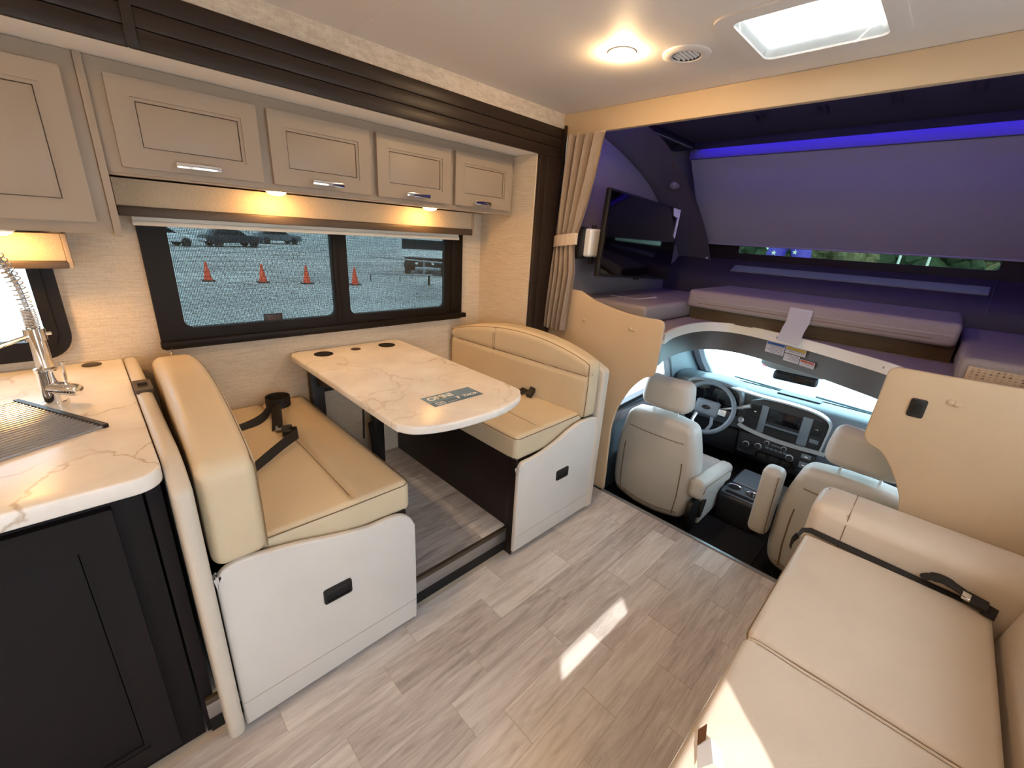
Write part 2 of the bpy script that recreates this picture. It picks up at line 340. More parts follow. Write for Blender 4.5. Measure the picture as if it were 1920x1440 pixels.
M = dict(
    vinyl=leather('cream_vinyl', s2l(208, 190, 160)), panelvinyl=leather('offwhite_panel_vinyl', s2l(213, 208, 202)), vinyl_back=leather('cream_vinyl_backing', s2l(204, 195, 182)),
    sofa=leather('beige_sofa_vinyl', s2l(212, 198, 182), .38), cabseat=leather('light_cab_vinyl', s2l(186, 182, 174), .45),
    partition=leather('tan_partition_vinyl', s2l(196, 172, 142), .5),
    seam=plain('seam_thread', s2l(120, 98, 72), .8), stitch=plain('pale_stitching', s2l(170, 160, 148), .8),
    wallpaper=linen('linen_wallpaper', s2l(184, 168, 146), s2l(216, 203, 184)),
    striplinen=linen('mottled_wall_vinyl', s2l(176, 160, 142), s2l(212, 200, 184), (6, 6, 14)),
    valance=linen('valance_fabric', s2l(176, 158, 132), s2l(206, 190, 164), (110, 110, 18)),
    cabinet=plain('taupe_cabinet_paint', s2l(158, 142, 125), .45, grain=.05, gscale=160), pull=plain('chrome', (.86, .86, .86), .12, 1),
    fascia=wood('espresso_board', [(.2, s2l(34, 25, 21)), (.8, s2l(52, 40, 33))], (1.5, 30, 30), .33, .1, .1),
    espresso=wood('espresso_panel', [(.2, s2l(26, 20, 18)), (.8, s2l(40, 31, 28))], (10, 2, 2), .45, .1, .08),
    charcoal=plain('charcoal_cabinet_paint', s2l(33, 30, 31), .65, grain=.05, gscale=200, spec=.12),
    plank=wood('greige_plank', [(.10, s2l(130, 119, 114)), (.40, s2l(180, 170, 165)), (.62, s2l(206, 198, 193)), (.92, s2l(228, 223, 219))], (1.6, 15, 15), .34, .34, .1),
    grout=plain('pale_plank_joint', s2l(188, 174, 158), .6),
    ceil=plain('ceiling_vinyl', s2l(222, 214, 207), .6, grain=.04, gscale=120), white=plain('white_plastic', s2l(236, 234, 230), .4),
    header=plain('cream_header_vinyl', s2l(204, 180, 148), .55, grain=.1), blackpl=plain('black_plastic', s2l(22, 21, 22), .45), blackmat=plain('black_matte', s2l(12, 12, 13), .75),
    frame=plain('black_window_frame', s2l(22, 17, 15), .5, spec=.2), darkmetal=plain('bronze_valance_strip', s2l(74, 62, 50), .45, .2), alu=plain('grey_aluminium', s2l(168, 168, 170), .38, .85),
    marble=marble('veined_marble_laminate'), chrome=plain('polished_chrome', (.9, .9, .9), .06, 1), rod=plain('gunmetal_rod', (.55, .56, .58), .25, .9),
    belt=plain('black_webbing', s2l(24, 20, 19), .7, grain=.4, gscale=500), curtain=linen('curtain_cloth', s2l(186, 166, 146), s2l(208, 190, 172), (30, 30, 4), .9, .1),
    bunk=linen('bunk_fabric', s2l(128, 116, 112), s2l(160, 148, 144), (160, 160, 160), .95, .5), bunkboard=wood('brown_bunk_board', [(.2, s2l(84, 66, 46)), (.8, s2l(112, 92, 68))], (3, 3, 20), .6, .1),
    liner=plain('grey_cabover_liner', s2l(124, 117, 122), .7, grain=.1, gscale=150), shade=plain('grey_shade_cloth', s2l(150, 148, 146), .9, grain=.2, gscale=600), cassette=plain('dark_grey_cassette', s2l(92, 90, 100), .8),
    darkcloth=plain('dark_headliner_cloth', s2l(38, 36, 46), .9, grain=.3, gscale=300), darktrim=plain('charcoal_trim', s2l(52, 48, 50), .55, grain=.2, gscale=200),
    ledge=plain('grey_trim_and_lit_ledge', s2l(120, 122, 122), .5), headpanel=plain('dark_grey_header_panel', s2l(70, 66, 63), .5), rim=plain('cream_rim_trim', s2l(222, 214, 200), .45),
    dash=plain('slate_dash_plastic', s2l(98, 108, 116), .45, grain=.3, gscale=400), dashdark=plain('black_dash_plastic', s2l(34, 36, 40), .45), silver=plain('silver_dash_trim', s2l(190, 194, 196), .32, .6),
    screen=plain('dark_display_glass', s2l(12, 13, 18), .08), tv=plain('glossy_tv_screen', s2l(4, 4, 6), .06, spec=.6), carpet=plain('black_cab_carpet', s2l(18, 18, 21), .95, grain=.8, gscale=900, gdist=.003),
    mat=plain('dark_floor_mat', s2l(28, 29, 33), .9, grain=.8, gscale=700, gdist=.003), paper=plain('white_paper', s2l(232, 230, 232), .8), print=plain('grey_print', s2l(150, 148, 150), .8),
    blue=plain('blue_print', s2l(50, 96, 176), .6), yellow=plain('yellow_print', s2l(226, 184, 52), .6), orange=plain('orange_print', s2l(222, 98, 42), .6), black=plain('black_print', s2l(24, 24, 26), .6),
    decal=plain('slate_blue_decal', s2l(104, 138, 164), .4), decal2=plain('steel_blue_decal', s2l(78, 112, 140), .4), whiteprint=plain('white_print', s2l(238, 238, 236), .5),
    lens_fill=emit('warm_fill_lens', (1.0, .58, .22), 120), lens=emit('warm_lamp_lens', (1.0, .66, .34), 210), lens_small=emit('warm_puck_lens', (1.0, .52, .16), 95), led=emit('blue_led', (.045, .012, 1.0), 13), led2=emit('violet_led', (.14, .06, 1.0), 38),
    glass=thinglass('window_glass'), cabglass=thinglass('aqua_windshield_glass', (.80, .96, .97)), smoked=thinglass('lightly_smoked_glass', (.62, .66, .68)), doorglass=thinglass('door_glass', (.86, .88, .90)), tint=thinglass('tinted_window_glass', (.26, .30, .305)), greentint=thinglass('green_tinted_glass', (.24, .30, .27)), screen_mesh=meshcloth('insect_screen', s2l(46, 50, 50), .0055, .30),
    fill_shade=shadecloth('white_diffusing_cloth', (.92, .92, .92), .75), dome=shadecloth('milky_dome', (.30, .32, .33), .5),
    gravel=None, cone=plain('orange_cone_rubber', s2l(255, 84, 50), .6), truckwhite=plain('white_truck_paint', s2l(226, 230, 232), .35), tire=plain('dark_rubber', s2l(26, 26, 28), .8),
    leaf=plain('tree_leaves', s2l(62, 76, 54), .8, var=.35), leaf2=plain('yellowing_leaves', s2l(120, 112, 84), .8, var=.35), bark=plain('tree_bark', s2l(84, 70, 56), .9), purple=plain('purple_inflatable', s2l(92, 70, 196), .5),
    galv=plain('galvanised_steel', s2l(176, 180, 182), .45, .7), red=plain('red_paint', s2l(210, 44, 52), .5), carwhite=plain('white_hood_paint', s2l(220, 226, 230), .2, coat=.5))
def gravel():
    m, nt, b = _new('grey_gravel'); v = coords(nt)
    a = noise(nt, v, .25, 5, .65); c = noise(nt, v, 9, 4, .8)
    ad = nd(nt, 'ShaderNodeMath', operation='MULTIPLY_ADD'); ad.inputs[1].default_value = .55; nt.links.new(c, ad.inputs[0]); nt.links.new(a, ad.inputs[2])
    nt.links.new(ramp(nt, ad.outputs[0], [(.50, s2l(142, 142, 142)), (.75, s2l(190, 190, 188)), (1.0, s2l(222, 222, 218))]), b.inputs['Base Color'])
    b.inputs['Roughness'].default_value = .95; bump(nt, b, c, .5, .02); return m
M['gravel'] = gravel()
for k in ('fascia', 'espresso'):
    q = M[k].node_tree.nodes['Principled BSDF'].inputs; q['Specular IOR Level'].default_value = .3; q['Roughness'].default_value = .42

# ================================================================== THE SETTING
YW, ZC, XH = 1.7625, 2.128, 2.078          # inner face of the main left wall, ceiling height, cab header
YB, XS = 2.2206, 1.88                      # slide-out back wall, slide-out forward wall
# ---- floors with their planks
_pl = {}
def plank_obj(parent, x0, x1, y0, y1, top, g=.0020, th=.006):
    key = (round(x1-x0, 4), round(y1-y0, 4))
    if key not in _pl:
        q = G(); q.box(-(key[0]-g)/2, (key[0]-g)/2, -(key[1]-.0007)/2, (key[1]-.0007)/2, -th, 0, .0003, 1)
        _pl[key] = q.mesh('plank', smooth=0); _pl[key].materials.append(M['plank'])
    o = bpy.data.objects.new('plank', _pl[key]); COL.objects.link(o); o.parent = parent
    o.location = Vector(((x0+x1)/2, (y0+y1)/2, top))-ORG[parent.name]
floor = struct('floor', G().box(-2.5, 2.062, -.70, 2.26, -.06, -.0012), M['grout'])
offs = {7: .176, 6: .492, 5: .300, 4: .595, 3: .712, 2: .513, 1: .797, 0: .622}
def lay(parent, kmin, kmax, ybase, xa, xb, ya, yb, top):
    for k in range(kmin, kmax+1):
        y0 = max(ya, ybase+.132*k); y1 = min(yb, ybase+.132*(k+1))
        if y1-y0 < .02: continue
        off = offs.get(k, random.random()*.457) if parent is floor else {0: 1.087, 2: .982}.get(k, random.random()*.457)
        n0 = math.floor((xa-off)/.457)
        x = off+n0*.457
        while x < xb-.005:
            a, b = max(x, xa), min(x+.457, xb)
            if b-a > .01: plank_obj(parent, a, b, y0, y1, top)
            x += .457
lay(floor, -6, 7, .117, -.74, 2.06, -.68, 1.173, 0)
floor2 = struct('floor', G().box(.01, 1.88, 1.20, 2.22, 0, .1415), M['grout'])
lay(floor2, 0, 7, 1.185, .09, 1.86, 1.20, 2.215, .1427)
t = thing('trim_1', None, None, (0, 0, 0), kind='structure')
part('nosing', G().box(.01, 1.24, 1.182, 1.20, .124, .1435, .003), M['darkmetal'], t)
part('metal_strip', G().box(.01, 1.24, 1.186, 1.199, .064, .123, .002), M['alu'], t)
part('recess_panel', G().box(.01, 1.24, 1.196, 1.205, .0, .066), M['blackmat'], t)
# ---- main left wall above the slide-out, fascia boards and post
struct('wall_left', G().box(-2.5, XH, YW, YW+.04, 2.03, ZC).box(1.885, 2.077, YW+.006, YW+.05, -.06, 2.05).box(2.1125, 2.16, YW-.02, YW+.06, .9, 2.15), M['striplinen'])
t = thing('trim_2', None, None, (0, 0, 0), kind='structure')
for x0, x1 in ((-2.5, .2035), (.2055, 2.075)):
    for z0, z1 in ((1.902, 1.951), (1.953, 2.000), (2.002, 2.052)):
        part('board', G().box(x0, x1, YW-.016, YW-.001, z0, z1, .0025), M['fascia'], t)
part('joint_cover', G().box(.2, .226, YW-.020, YW-.0165, 1.903, 2.051, .001), M['fascia'], t)
part('backing_board', G().box(-2.5, 2.07, YW-.006, YW+.001, 1.905, 2.05), M['blackmat'], t)
t = thing('trim_3', None, None, (0, 0, 0), kind='structure')
part('post_board', G().box(1.885, 1.935, YW-.014, YW+.006, .0, 1.902, .003), M['fascia'], t)
part('post_board', G().box(1.937, 2.105, YW-.014, YW+.006, .0, 1.902, .003), M['fascia'], t)
part('end_block', G().box(2.060, 2.077, YW-.03, YW-.0165, 1.86, 2.07, .004), M['fascia'], t)
# ---- slide-out shell
win1_in = rrect(.20, 1.69, .97, 1.46, .01, 2); win2_in = rrect(-.80, -.10, .985, 1.40, .06, 5)
struct('wall_slideout', G().plate(1, [(-2.5, 0), (1.92, 0), (1.92, 1.95), (-2.5, 1.95)], [win1_in, win2_in], YB, YB+.04), M['wallpaper'])
struct('wall_slideout_front', G().box(XS, XS+.05, YW+.007, YB+.04, 0, 1.9035), M['wallpaper'])
struct('ceiling', G().box(-2.5, 1.92, YW+.002, YB+.04, 1.9045, 1.95), M['white'])
# ---- main ceiling with roof vent opening
c = struct('ceiling', G().plate(2, [(-2.5, -.72), (2.11, -.72), (2.11, YW+.04), (-2.5, YW+.04)], [rrect(1.545, 1.89, .34, .69, .03)], ZC, ZC+.03), M['ceil'])
part('seam_strip', G().box(.836, .850, -.68, YW, ZC-.0012, ZC-.0001), M['ceil'], c)
struct('wall_front', G().box(XH, 2.11, -.68, YW+.05, 2.021, ZC-.0005, .003), M['header'])
# ---- right wall with the entry door, rear wall
struct('wall_right', G().plate(1, [(-2.5, 0), (2.1, 0), (2.1, ZC), (-2.5, ZC)], [rrect(-.42, .37, .02, 1.95, .02, 2), rrect(-2.3, -1.25, .95, 1.55, .04), rrect(.52, 1.74, .95, 1.60, .04)], -.72, -.68), M['wallpaper'])
d = struct('door_1', G().plate(1, rrect(-.415, .365, .025, 1.945, .02, 2), [rrect(-.25, .205, .55, 1.378, .03)], -.715, -.69), M['white'])
part('glass_pane', G().box(-.25, .205, -.704, -.701, .55, 1.378), M['doorglass'], d)
part('handle', G().box(-.36, -.33, -.69, -.665, .9, 1.02, .006), M['blackpl'], d)
w = struct('unseen_window_5', G().plate(1, rrect(-2.33, -1.22, .92, 1.58, .05), [rrect(-2.3, -1.25, .95, 1.55, .04)], -.70, -.67), M['frame'])  # unseen window added to bring in daylight from the right rear
part('glass_pane', G().box(-2.3, -1.25, -.704, -.701, .95, 1.55), M['glass'], w)
w = struct('unseen_window_6', G().plate(1, rrect(.49, 1.77, .92, 1.63, .05), [rrect(.52, 1.74, .95, 1.60, .04)], -.70, -.67), M['frame'])  # unseen window added for neutral daylight on the bench panels
part('diffusing_shade', G().box(.50, 1.76, -.700, -.699, .93, 1.62), M['fill_shade'], w)  # translucent sheet added to spread soft daylight without sun patches
struct('wall_rear', G().box(-2.54, -2.5, -.72, 2.26, 0, 2.15), M['wallpaper'])
# ---- dinette window: frame, two panes, screen
w = struct('window_1', G().plate(1, rrect(.170, 1.716, .945, 1.475, .012, 3), [rrect(.258, .897, 1.029, 1.50-.04, .035), rrect(.974, 1.589, 1.029, 1.46, .035)], 2.196, 2.232), M['frame'])
part('glass_pane', G().box(.25, .905, 2.226, 2.229, 1.02, 1.465), M['tint'], w); part('glass_pane', G().box(.966, 1.597, 2.226, 2.229, 1.02, 1.465), M['tint'], w)
part('insect_screen', G().box(.25, .905, 2.212, 2.2125, 1.02, 1.465), M['screen_mesh'], w); part('insect_screen', G().box(.966, 1.597, 2.212, 2.2125, 1.02, 1.465), M['screen_mesh'], w)
part('sill_bar', G().box(.165, 1.735, 2.168, 2.197, .955, .984, .005), M['frame'], w)
part('frame_groove', G().box(.90, .925, 2.19, 2.197, 1.0, 1.47, .003), M['frame'], w); part('frame_groove', G().box(1.63, 1.70, 2.19, 2.197, .99, 1.47, .004), M['frame'], w)
part('glazing_clip', G().tube([(.20, 2.19, .955), (.19, 2.17, .93)], .0025, 6), M['alu'], w)
tg = part('exit_tag', G().box(.556, .636, 2.192, 2.197, 1.026, 1.066, .001), M['blackpl'], w)
part('lettering', text_g('EXIT', .026, (.571, 2.1915, 1.037), (1, 0, 0), (0, 0, 1), .0004), plain('faded_red_print', s2l(92, 62, 58), .6), tg)
# ---- kitchen window
w = struct('window_2', G().plate(1, rrect(-.87, -.078, .962, 1.46, .085, 8), [rrect(-.80, -.141, 1.03, 1.45, .02, 4)], 2.185, 2.232), M['frame'])
part('inner_lip', G().plate(1, rrect(-.835, -.110, .996, 1.455, .06, 8), [rrect(-.80, -.141, 1.03, 1.45, .02, 4)], 2.178, 2.1845), M['frame'], w)
part('glass_pane', G().box(-.805, -.138, 2.226, 2.229, 1.025, 1.455), M['smoked'], w)
# ---- cab-over bunk: floor with cut-out, rim, walls, ceiling, ledge, front window
RIM = smoothpoly([(2.10, .982), (2.344, 1.036), (2.611, 1.044), (2.80, .985), (2.872, .825), (2.775, .508), (2.630, .246), (2.49, .06), (2.30, .02), (2.10, .015)], 8)
p = struct('floor', G().prism(2, [(2.0985, 1.70)]+RIM+[(2.0985, -.62), (3.66, -.62), (3.66, 1.70)], 1.004, 1.030), M['bunk'], smooth=30)
r3 = [(x, y) for x, y in RIM if x > 2.11]
part('rim_trim', G().ribbon([(x, y, 1.008) for x, y in r3], (0, 0, 1), .056, .012), M['rim'], p)
def off2(pts, d):
    o = []
    for i, (x, y) in enumerate(pts):
        a = Vector(pts[max(i-1, 0)]); b = Vector(pts[min(i+1, len(pts)-1)]); T = (b-a).normalized(); o.append((x-T.y*d, y+T.x*d))
    return o
r4 = off2(r3, .012)
hp = struct('wall_cab_header', G().ribbon([(x, y, .922) for x, y in r4], (0, 0, 1), .13, .012), M['headpanel'])
for i in (14, 36, 52): part('screw', G().lathe((r3[i][0]-.006, r3[i][1], 1.008), (-1, 0, 0), [(0, .004), (.005, .003), (.006, 0)], 10), M['alu'], p)
struct('wall_cabover_left', G().box(2.0985, 3.8, 1.70, 1.74, 1.031, 2.127), M['liner']); struct('wall_cabover_right', G().box(2.0985, 3.8, -.66, -.62, 1.031, 2.127), M['liner'])
struct('ceiling', G().box(2.1105, 3.4, -.66, 1.74, ZC, 2.16), M['darkcloth'])
struct('wall_cabover_front', G().prism(1, [(3.70, 1.61), (3.25, 2.127), (3.31, 2.127), (3.76, 1.61)], -.62, 1.70), M['liner'])
w = struct('window_3', G().plate(0, [(-.62, 1.40), (1.70, 1.40), (1.70, 1.61), (-.62, 1.61)], [rrect(-.155, 1.235, 1.452, 1.575, .015, 3)], 3.67, 3.71), M['frame'])
part('glass_pane', G().box(3.69, 3.692, -.16, 1.24, 1.45, 1.58), M['greentint'], w)
l = struct('trim_4', G().prism(1, [(3.45, 1.031), (3.45, 1.20), (3.47, 1.27), (3.505, 1.315), (3.60, 1.352), (3.655, 1.3995), (3.72, 1.3995), (3.72, 1.031)], -.62, 1.70), M['darktrim'])
part('ledge_lit_strip', G().prism(1, [(3.512, 1.3205), (3.605, 1.3565), (3.602, 1.3645), (3.509, 1.3285)], -.15, 1.21), M['ledge'], l)  # window light on the ledge top, put in as a lighter grey strip
for y in (1.225, -.165): part('ledge_seam', G().ribbon([(3.452, y, 1.18), (3.466, y, 1.275), (3.503, y, 1.322), (3.60, y, 1.36), (3.655, y, 1.41)], (0, 1, 0), .005, .004), M['headpanel'], l)
part('recess', G().box(3.444, 3.4505, -.05, 1.16, 1.06, 1.17, .002), M['blackmat'], l)
# curved side band of the front cap
outer = smoothpoly([(2.30, 2.079), (2.556, 2.018), (2.794, 1.944), (2.979, 1.871), (3.14, 1.78), (3.40, 1.60), (3.565, 1.469), (3.69, 1.36)], 6)
inner = smoothpoly([(2.30, 2.108), (2.569, 2.059), (2.74, 2.000), (2.952, 1.895), (3.15, 1.793), (3.358, 1.653), (3.518, 1.519), (3.652, 1.366)], 6)
rows = []
for (ax, az), (bx, bz) in zip(outer, inner):
    rows.append([(ax+(bx-ax)*s, 1.695+(1.42-1.695)*s, az+(bz-az)*s+.02*math.sin(math.pi*s)) for s in [i/6 for i in range(7)]])
band = struct('trim_5', G().sheet(rows, .012), M['liner'])
part('screw', G().lathe((3.60, 1.44, 1.40), (-1, 0, 0), [(0, .006), (.006, .004), (.008, 0)], 10), M['white'], band)
part('shade_rail', G().box(2.40, 3.16, 1.45, 1.50, 2.10, 2.127, .003), M['blackpl'], band); part('rail_track', G().box(2.42, 3.15, 1.465, 1.475, 2.096, 2.101), M['ledge'], band)
# ---- driving cab shell
struct('floor', G().box(2.081, 3.9, -.30, 1.40, -.24, -.2), M['carpet'])
t = thing('trim_6', None, None, (0, 0, 0), kind='structure')
part('threshold_strip', G().box(2.061, 2.084, -.2, 1.19, -.004, .0045, .002), M['alu'], t); part('riser', G().box(2.064, 2.080, -.68, 1.76, -.24, -.005), M['blackmat'], t)
for name, y0, y1 in (('wall_cab_left', 1.35, 1.40), ('wall_cab_right', -.32, -.27)):
    wl = struct(name, G().plate(1, [(2.10, -.24), (3.9, -.24), (3.9, .44), (3.30, .93), (3.2, 1.003), (2.10, 1.003)], [smoothpoly([(2.32, .43), (3.02, .47), (3.13, .52), (3.08, .62), (2.86, .92), (2.32, .92)], 1, True)], y0, y1), M['dash'])
    part('window_seal', G().ribbon([(2.30, (y0+y1)/2, .415), (3.03, (y0+y1)/2, .455), (3.15, (y0+y1)/2, .51), (3.09, (y0+y1)/2, .63), (2.87, (y0+y1)/2, .94)], (0, 1, 0), .056, .022), M['blackpl'], wl)
    part('glass_pane', G().box(2.30, 3.14, (y0+y1)/2-.002, (y0+y1)/2+.002, .42, .93), M['glass'], wl)
    s_ = 1 if y0 > 1 else -1
    part('door_sill', G().box(2.2, 3.15, min(y0, y0-.03*s_)-(0 if s_ > 0 else -.05), max(y0, y0-.03*s_)+(0 if s_ > 0 else .05), .33, .41, .02), M['liner'], wl)
    part('a_pillar', G().tube([(3.86, y0-.02 if s_ > 0 else y1+.02, .40), (3.60, y0-.02 if s_ > 0 else y1+.02, .60), (3.22, y0-.02 if s_ > 0 else y1+.02, .95)], [.055, .05, .06], 8), M['liner'], wl)
w = struct('window_4', G().prism(1, [(3.82, .42), (3.23, .97), (3.236, .977), (3.826, .427)], -.26, 1.34), M['cabglass'])
part('shade_band', G().prism(1, [(3.37, .838), (3.23, .97), (3.226, .966), (3.366, .834)], -.26, 1.34), M['liner'], w)
struct('wall_cab_firewall', G().box(3.87, 3.9, -.27, 1.35, -.24, .41), M['blackmat'])
struct('ceiling', G().prism(2, [(2.9, -.27), (3.26, -.27), (3.26, 1.35), (2.9, 1.35)], .985, 1.003), M['liner'])
# ---- outside
gd = struct('ground', G().box(-120, 160, -120, 160, -1.0, -.9), M['gravel'])
portal((-.02, -.70, .964), .455, .828, (0, 1, 0)); portal((-1.775, -.70, 1.25), 1.05, .6, (0, 1, 0))
portal((1.7175, .515, 2.33), .35, .35, (0, 0, -1)); portal((3.53, .54, .70), 1.6, .82, (-.68, 0, -.73))
portal((.93, 2.24, 1.24), 1.4, .44, (0, -1, 0)); portal((-.47, 2.24, 1.24), .66, .42, (0, -1, 0))

# ================================================================== FIXTURES
def ceiling_light(x, y, label, group=None):
    LENS = M['lens_fill'] if group else M['lens']
    t = thing('ceiling_light', label, 'light', (x, y, ZC-.02), group)
    part('rim', G().lathe((x, y, ZC), (0, 0, -1), [(.0, .0005), (.050, .0005), (.050, .004), (.0445, .0065), (.044, .003), (0, .003)], 28), M['white'], t)
    part('lens', G().lathe((x, y, ZC), (0, 0, -1), [(.0435, .004), (.0425, .012), (.035, .020), (.02, .025), (0, .027)], 28), LENS, t)
ceiling_light(1.546, 1.07, 'round glowing warm ceiling light left of the round air vent')
for x, y in ((-.75, .95), (-.75, .0), (-1.8, .95), (-1.8, .0)):  # unseen lamps added behind the camera to fill the room with light
    ceiling_light(x, y, 'added warm fill light, out of view, %s' % {(-.75, .95): 'in the aisle beside the sink', (-.75, .0): 'behind the entry door', (-1.8, .95): 'at the rear on the kitchen side', (-1.8, .0): 'at the rear on the door side'}[(x, y)], 'added fill lights')
t = thing('air_vent', 'round white ceiling air vent with louvre slats', 'vent', (1.69, .893, ZC-.012))
part('rim', G().lathe((1.69, .893, ZC), (0, 0, -1), [(.048, .001), (.083, .001), (.082, .006), (.070, .011), (.052, .010), (.048, .005)], 32), M['ceil'], t)
part('cup', G().lathe((1.69, .893, ZC), (0, 0, -1), [(.047, .008), (.046, .001), (0, .0008)], 28), M['darkmetal'], t)
for i in range(6):
    yy = (i-2.5)*.0145; hw = math.sqrt(.045**2-yy**2)*.92
    part('slat', G().obox((1.69, .893+yy, ZC-.0055), ((1, 0, 0), (0, .6, -.8), (0, .8, .6)), (hw, .0038, .0007)), M['ceil'], t)
t = thing('roof_vent', 'square white roof vent with bright shaft and fan', 'roof vent', (1.7175, .515, ZC-.006))
def loop(u0, u1, v0, v1, r, z): q = rrect(u0, u1, v0, v1, r); return [(x, y, z) for x, y in q+[q[0]]]
part('trim_ring', G().plate(2, rrect(1.495, 1.94, .29, .74, .06), [rrect(1.546, 1.889, .341, .689, .03)], ZC-.007, ZC-.0005), M['ceil'], t)
part('lower_shaft', G().sheet([loop(1.545, 1.89, .34, .69, .03, ZC-.006), loop(1.552, 1.883, .347, .683, .03, ZC+.075)], .004), M['white'], t)
part('upper_shaft', G().sheet([loop(1.556, 1.879, .351, .679, .03, ZC+.077), loop(1.575, 1.86, .37, .66, .05, ZC+.17), loop(1.60, 1.835, .395, .635, .08, ZC+.19)], .004), M['white'], t)
part('fan_ring', G().lathe((1.7175, .515, ZC+.115), (0, 0, 1), [(.118, 0), (.135, 0), (.135, .035), (.118, .035), (.118, 0)], 32), M['white'], t)
part('fan_motor', G().lathe((1.7175, .515, ZC+.110), (0, 0, 1), [(0, 0), (.03, 0), (.03, .04), (0, .04)], 20), M['blackpl'], t)
for k in range(6):
    a = k*math.pi/3; part('fan_blade', G().obox((1.7175+.075*math.cos(a), .515+.075*math.sin(a), ZC+.13), ((math.cos(a), math.sin(a), 0), (-math.sin(a), math.cos(a), .4), (0, -.4, 1)), (.045, .022, .001)), M['white'], t)
part('dome', G().sheet([[(1.52+.395*i/8, .3175+.395*j/8, ZC+.195+.045*(1-((i-4)/4)**4)*(1-((j-4)/4)**4)) for j in range(9)] for i in range(9)]), M['dome'], t)

# ---- overhead cabinets
YC = 1.945
def cab_door(t, x0, x1, z0, z1, handle=None):
    sw = .052
    d = part('door', G().plate(1, rrect(x0, x1, z0, z1, .004, 2), [rrect(x0+sw, x1-sw, z0+sw, z1-sw, .001, 1)], YC-.021, YC-.001), M['cabinet'], t)
    part('moulding', G().plate(1, rrect(x0+sw, x1-sw, z0+sw, z1-sw, .001, 1), [rrect(x0+sw+.010, x1-sw-.010, z0+sw+.010, z1-sw-.010, .001, 1)], YC-.0165, YC-.002), M['cabinet'], d)
    part('panel', G().box(x0+sw+.012, x1-sw-.012, YC-.0135, YC-.002, z0+sw+.012, z1-sw-.012, .002), M['cabinet'], d)
    if handle:
        hx = handle
        part('handle', G().box(hx-.064, hx+.064, YC-.052, YC-.044, 1.624, 1.642, .002).box(hx-.060, hx-.048, YC-.045, YC-.0205, 1.629, 1.637, .001).box(hx+.048, hx+.060, YC-.045, YC-.0205, 1.629, 1.637, .001), M['pull'], d, 'square chrome bar handle')
t = thing('overhead_cabinet', 'long taupe overhead cabinet with four doors above the wide window', 'cabinet', (.99, 2.08, 1.593))
part('body', G().box(.113, 1.8785, YC, 2.219, 1.593, 1.9035, .001), M['cabinet'], t)
for x0, x1, h in ((.149, .552, .349), (.587, .986, .786), (1.019, 1.420, 1.214), (1.450, 1.848, 1.628)): cab_door(t, x0, x1, 1.611, 1.865, h)
part('light_rail', G().box(.113, 1.8785, YC+.002, YC+.02, 1.586, 1.5928, .001), M['cabinet'], t)
t = thing('overhead_cabinet', 'taller taupe overhead cabinet hanging above the sink', 'cabinet', (-.45, 2.08, 1.408))
part('body', G().box(-1.4, .0925, YC, 2.219, 1.408, 1.9035, .001), M['cabinet'], t)
cab_door(t, -.45, .058, 1.441, 1.857); cab_door(t, -.99, -.48, 1.441, 1.857)
part('end_strip', G().box(.093, .1125, YC-.012, 2.219, 1.398, 1.9035, .002), M['cabinet'], t)
def puck(x, z, label):
    t = thing('puck_light', label, 'light', (x, 2.005, z-.016), 'under-cabinet lights')
    part('rim', G().lathe((x, 2.005, z), (0, 0, -1), [(0, .0002), (.040, .0002), (.040, .004), (.036, .007), (.035, .003), (0, .003)], 24), M['white'], t)
    part('lens', G().lathe((x, 2.005, z), (0, 0, -1), [(.035, .004), (.032, .011), (.02, .017), (0, .019)], 24), M['lens_small'], t)
puck(.614, 1.593, 'lit puck light under the cabinet between first and second door')
puck(1.347, 1.593, 'lit puck light under the third cabinet door near the window end')
puck(-.165, 1.408, 'lit puck light under the sink cabinet at the left edge')
# ---- valances and roller shade
t = thing('window_valance', 'woven beige valance box with bronze strip above the wide window', 'valance', (.92, 2.16, 1.462))
part('fabric_front', G().box(.124, 1.716, 2.112, 2.124, 1.497, 1.588, .003), M['valance'], t)
part('bronze_strip', G().box(.124, 1.716, 2.104, 2.126, 1.463, 1.4965, .004), M['darkmetal'], t)
part('end_cap', G().box(1.7165, 1.730, 2.106, 2.219, 1.462, 1.588, .002), M['cabinet'], t); part('end_cap', G().box(.114, .1235, 2.112, 2.219, 1.462, 1.588, .002), M['blackpl'], t)
part('top_board', G().box(.124, 1.716, 2.125, 2.219, 1.575, 1.585), M['blackpl'], t)
t = thing('roller_shade', 'cream roller shade rolled up behind the wide window valance', 'window shade', (.9, 2.16, 1.432))
part('cloth', G().box(.16, 1.648, 2.150, 2.1525, 1.448, 1.56), M['rim'], t); part('hem_bar', G().box(.158, 1.65, 2.144, 2.158, 1.432, 1.449, .004), M['rim'], t)
part('roller', G().tube([(.16, 2.17, 1.54), (1.648, 2.17, 1.54)], .025, 12), M['rim'], t)
t = thing('window_valance', 'short woven valance over the sink window', 'valance', (-.45, 2.16, 1.284))
part('fabric_front', G().box(-.9, -.036, 2.112, 2.124, 1.308, 1.396, .003), M['valance'], t); part('bronze_strip', G().box(-.9, -.034, 2.104, 2.126, 1.284, 1.3075, .003), M['darkmetal'], t)
part('end_cap', G().box(-.0355, -.022, 2.108, 2.219, 1.284, 1.396, .002), M['cabinet'], t)

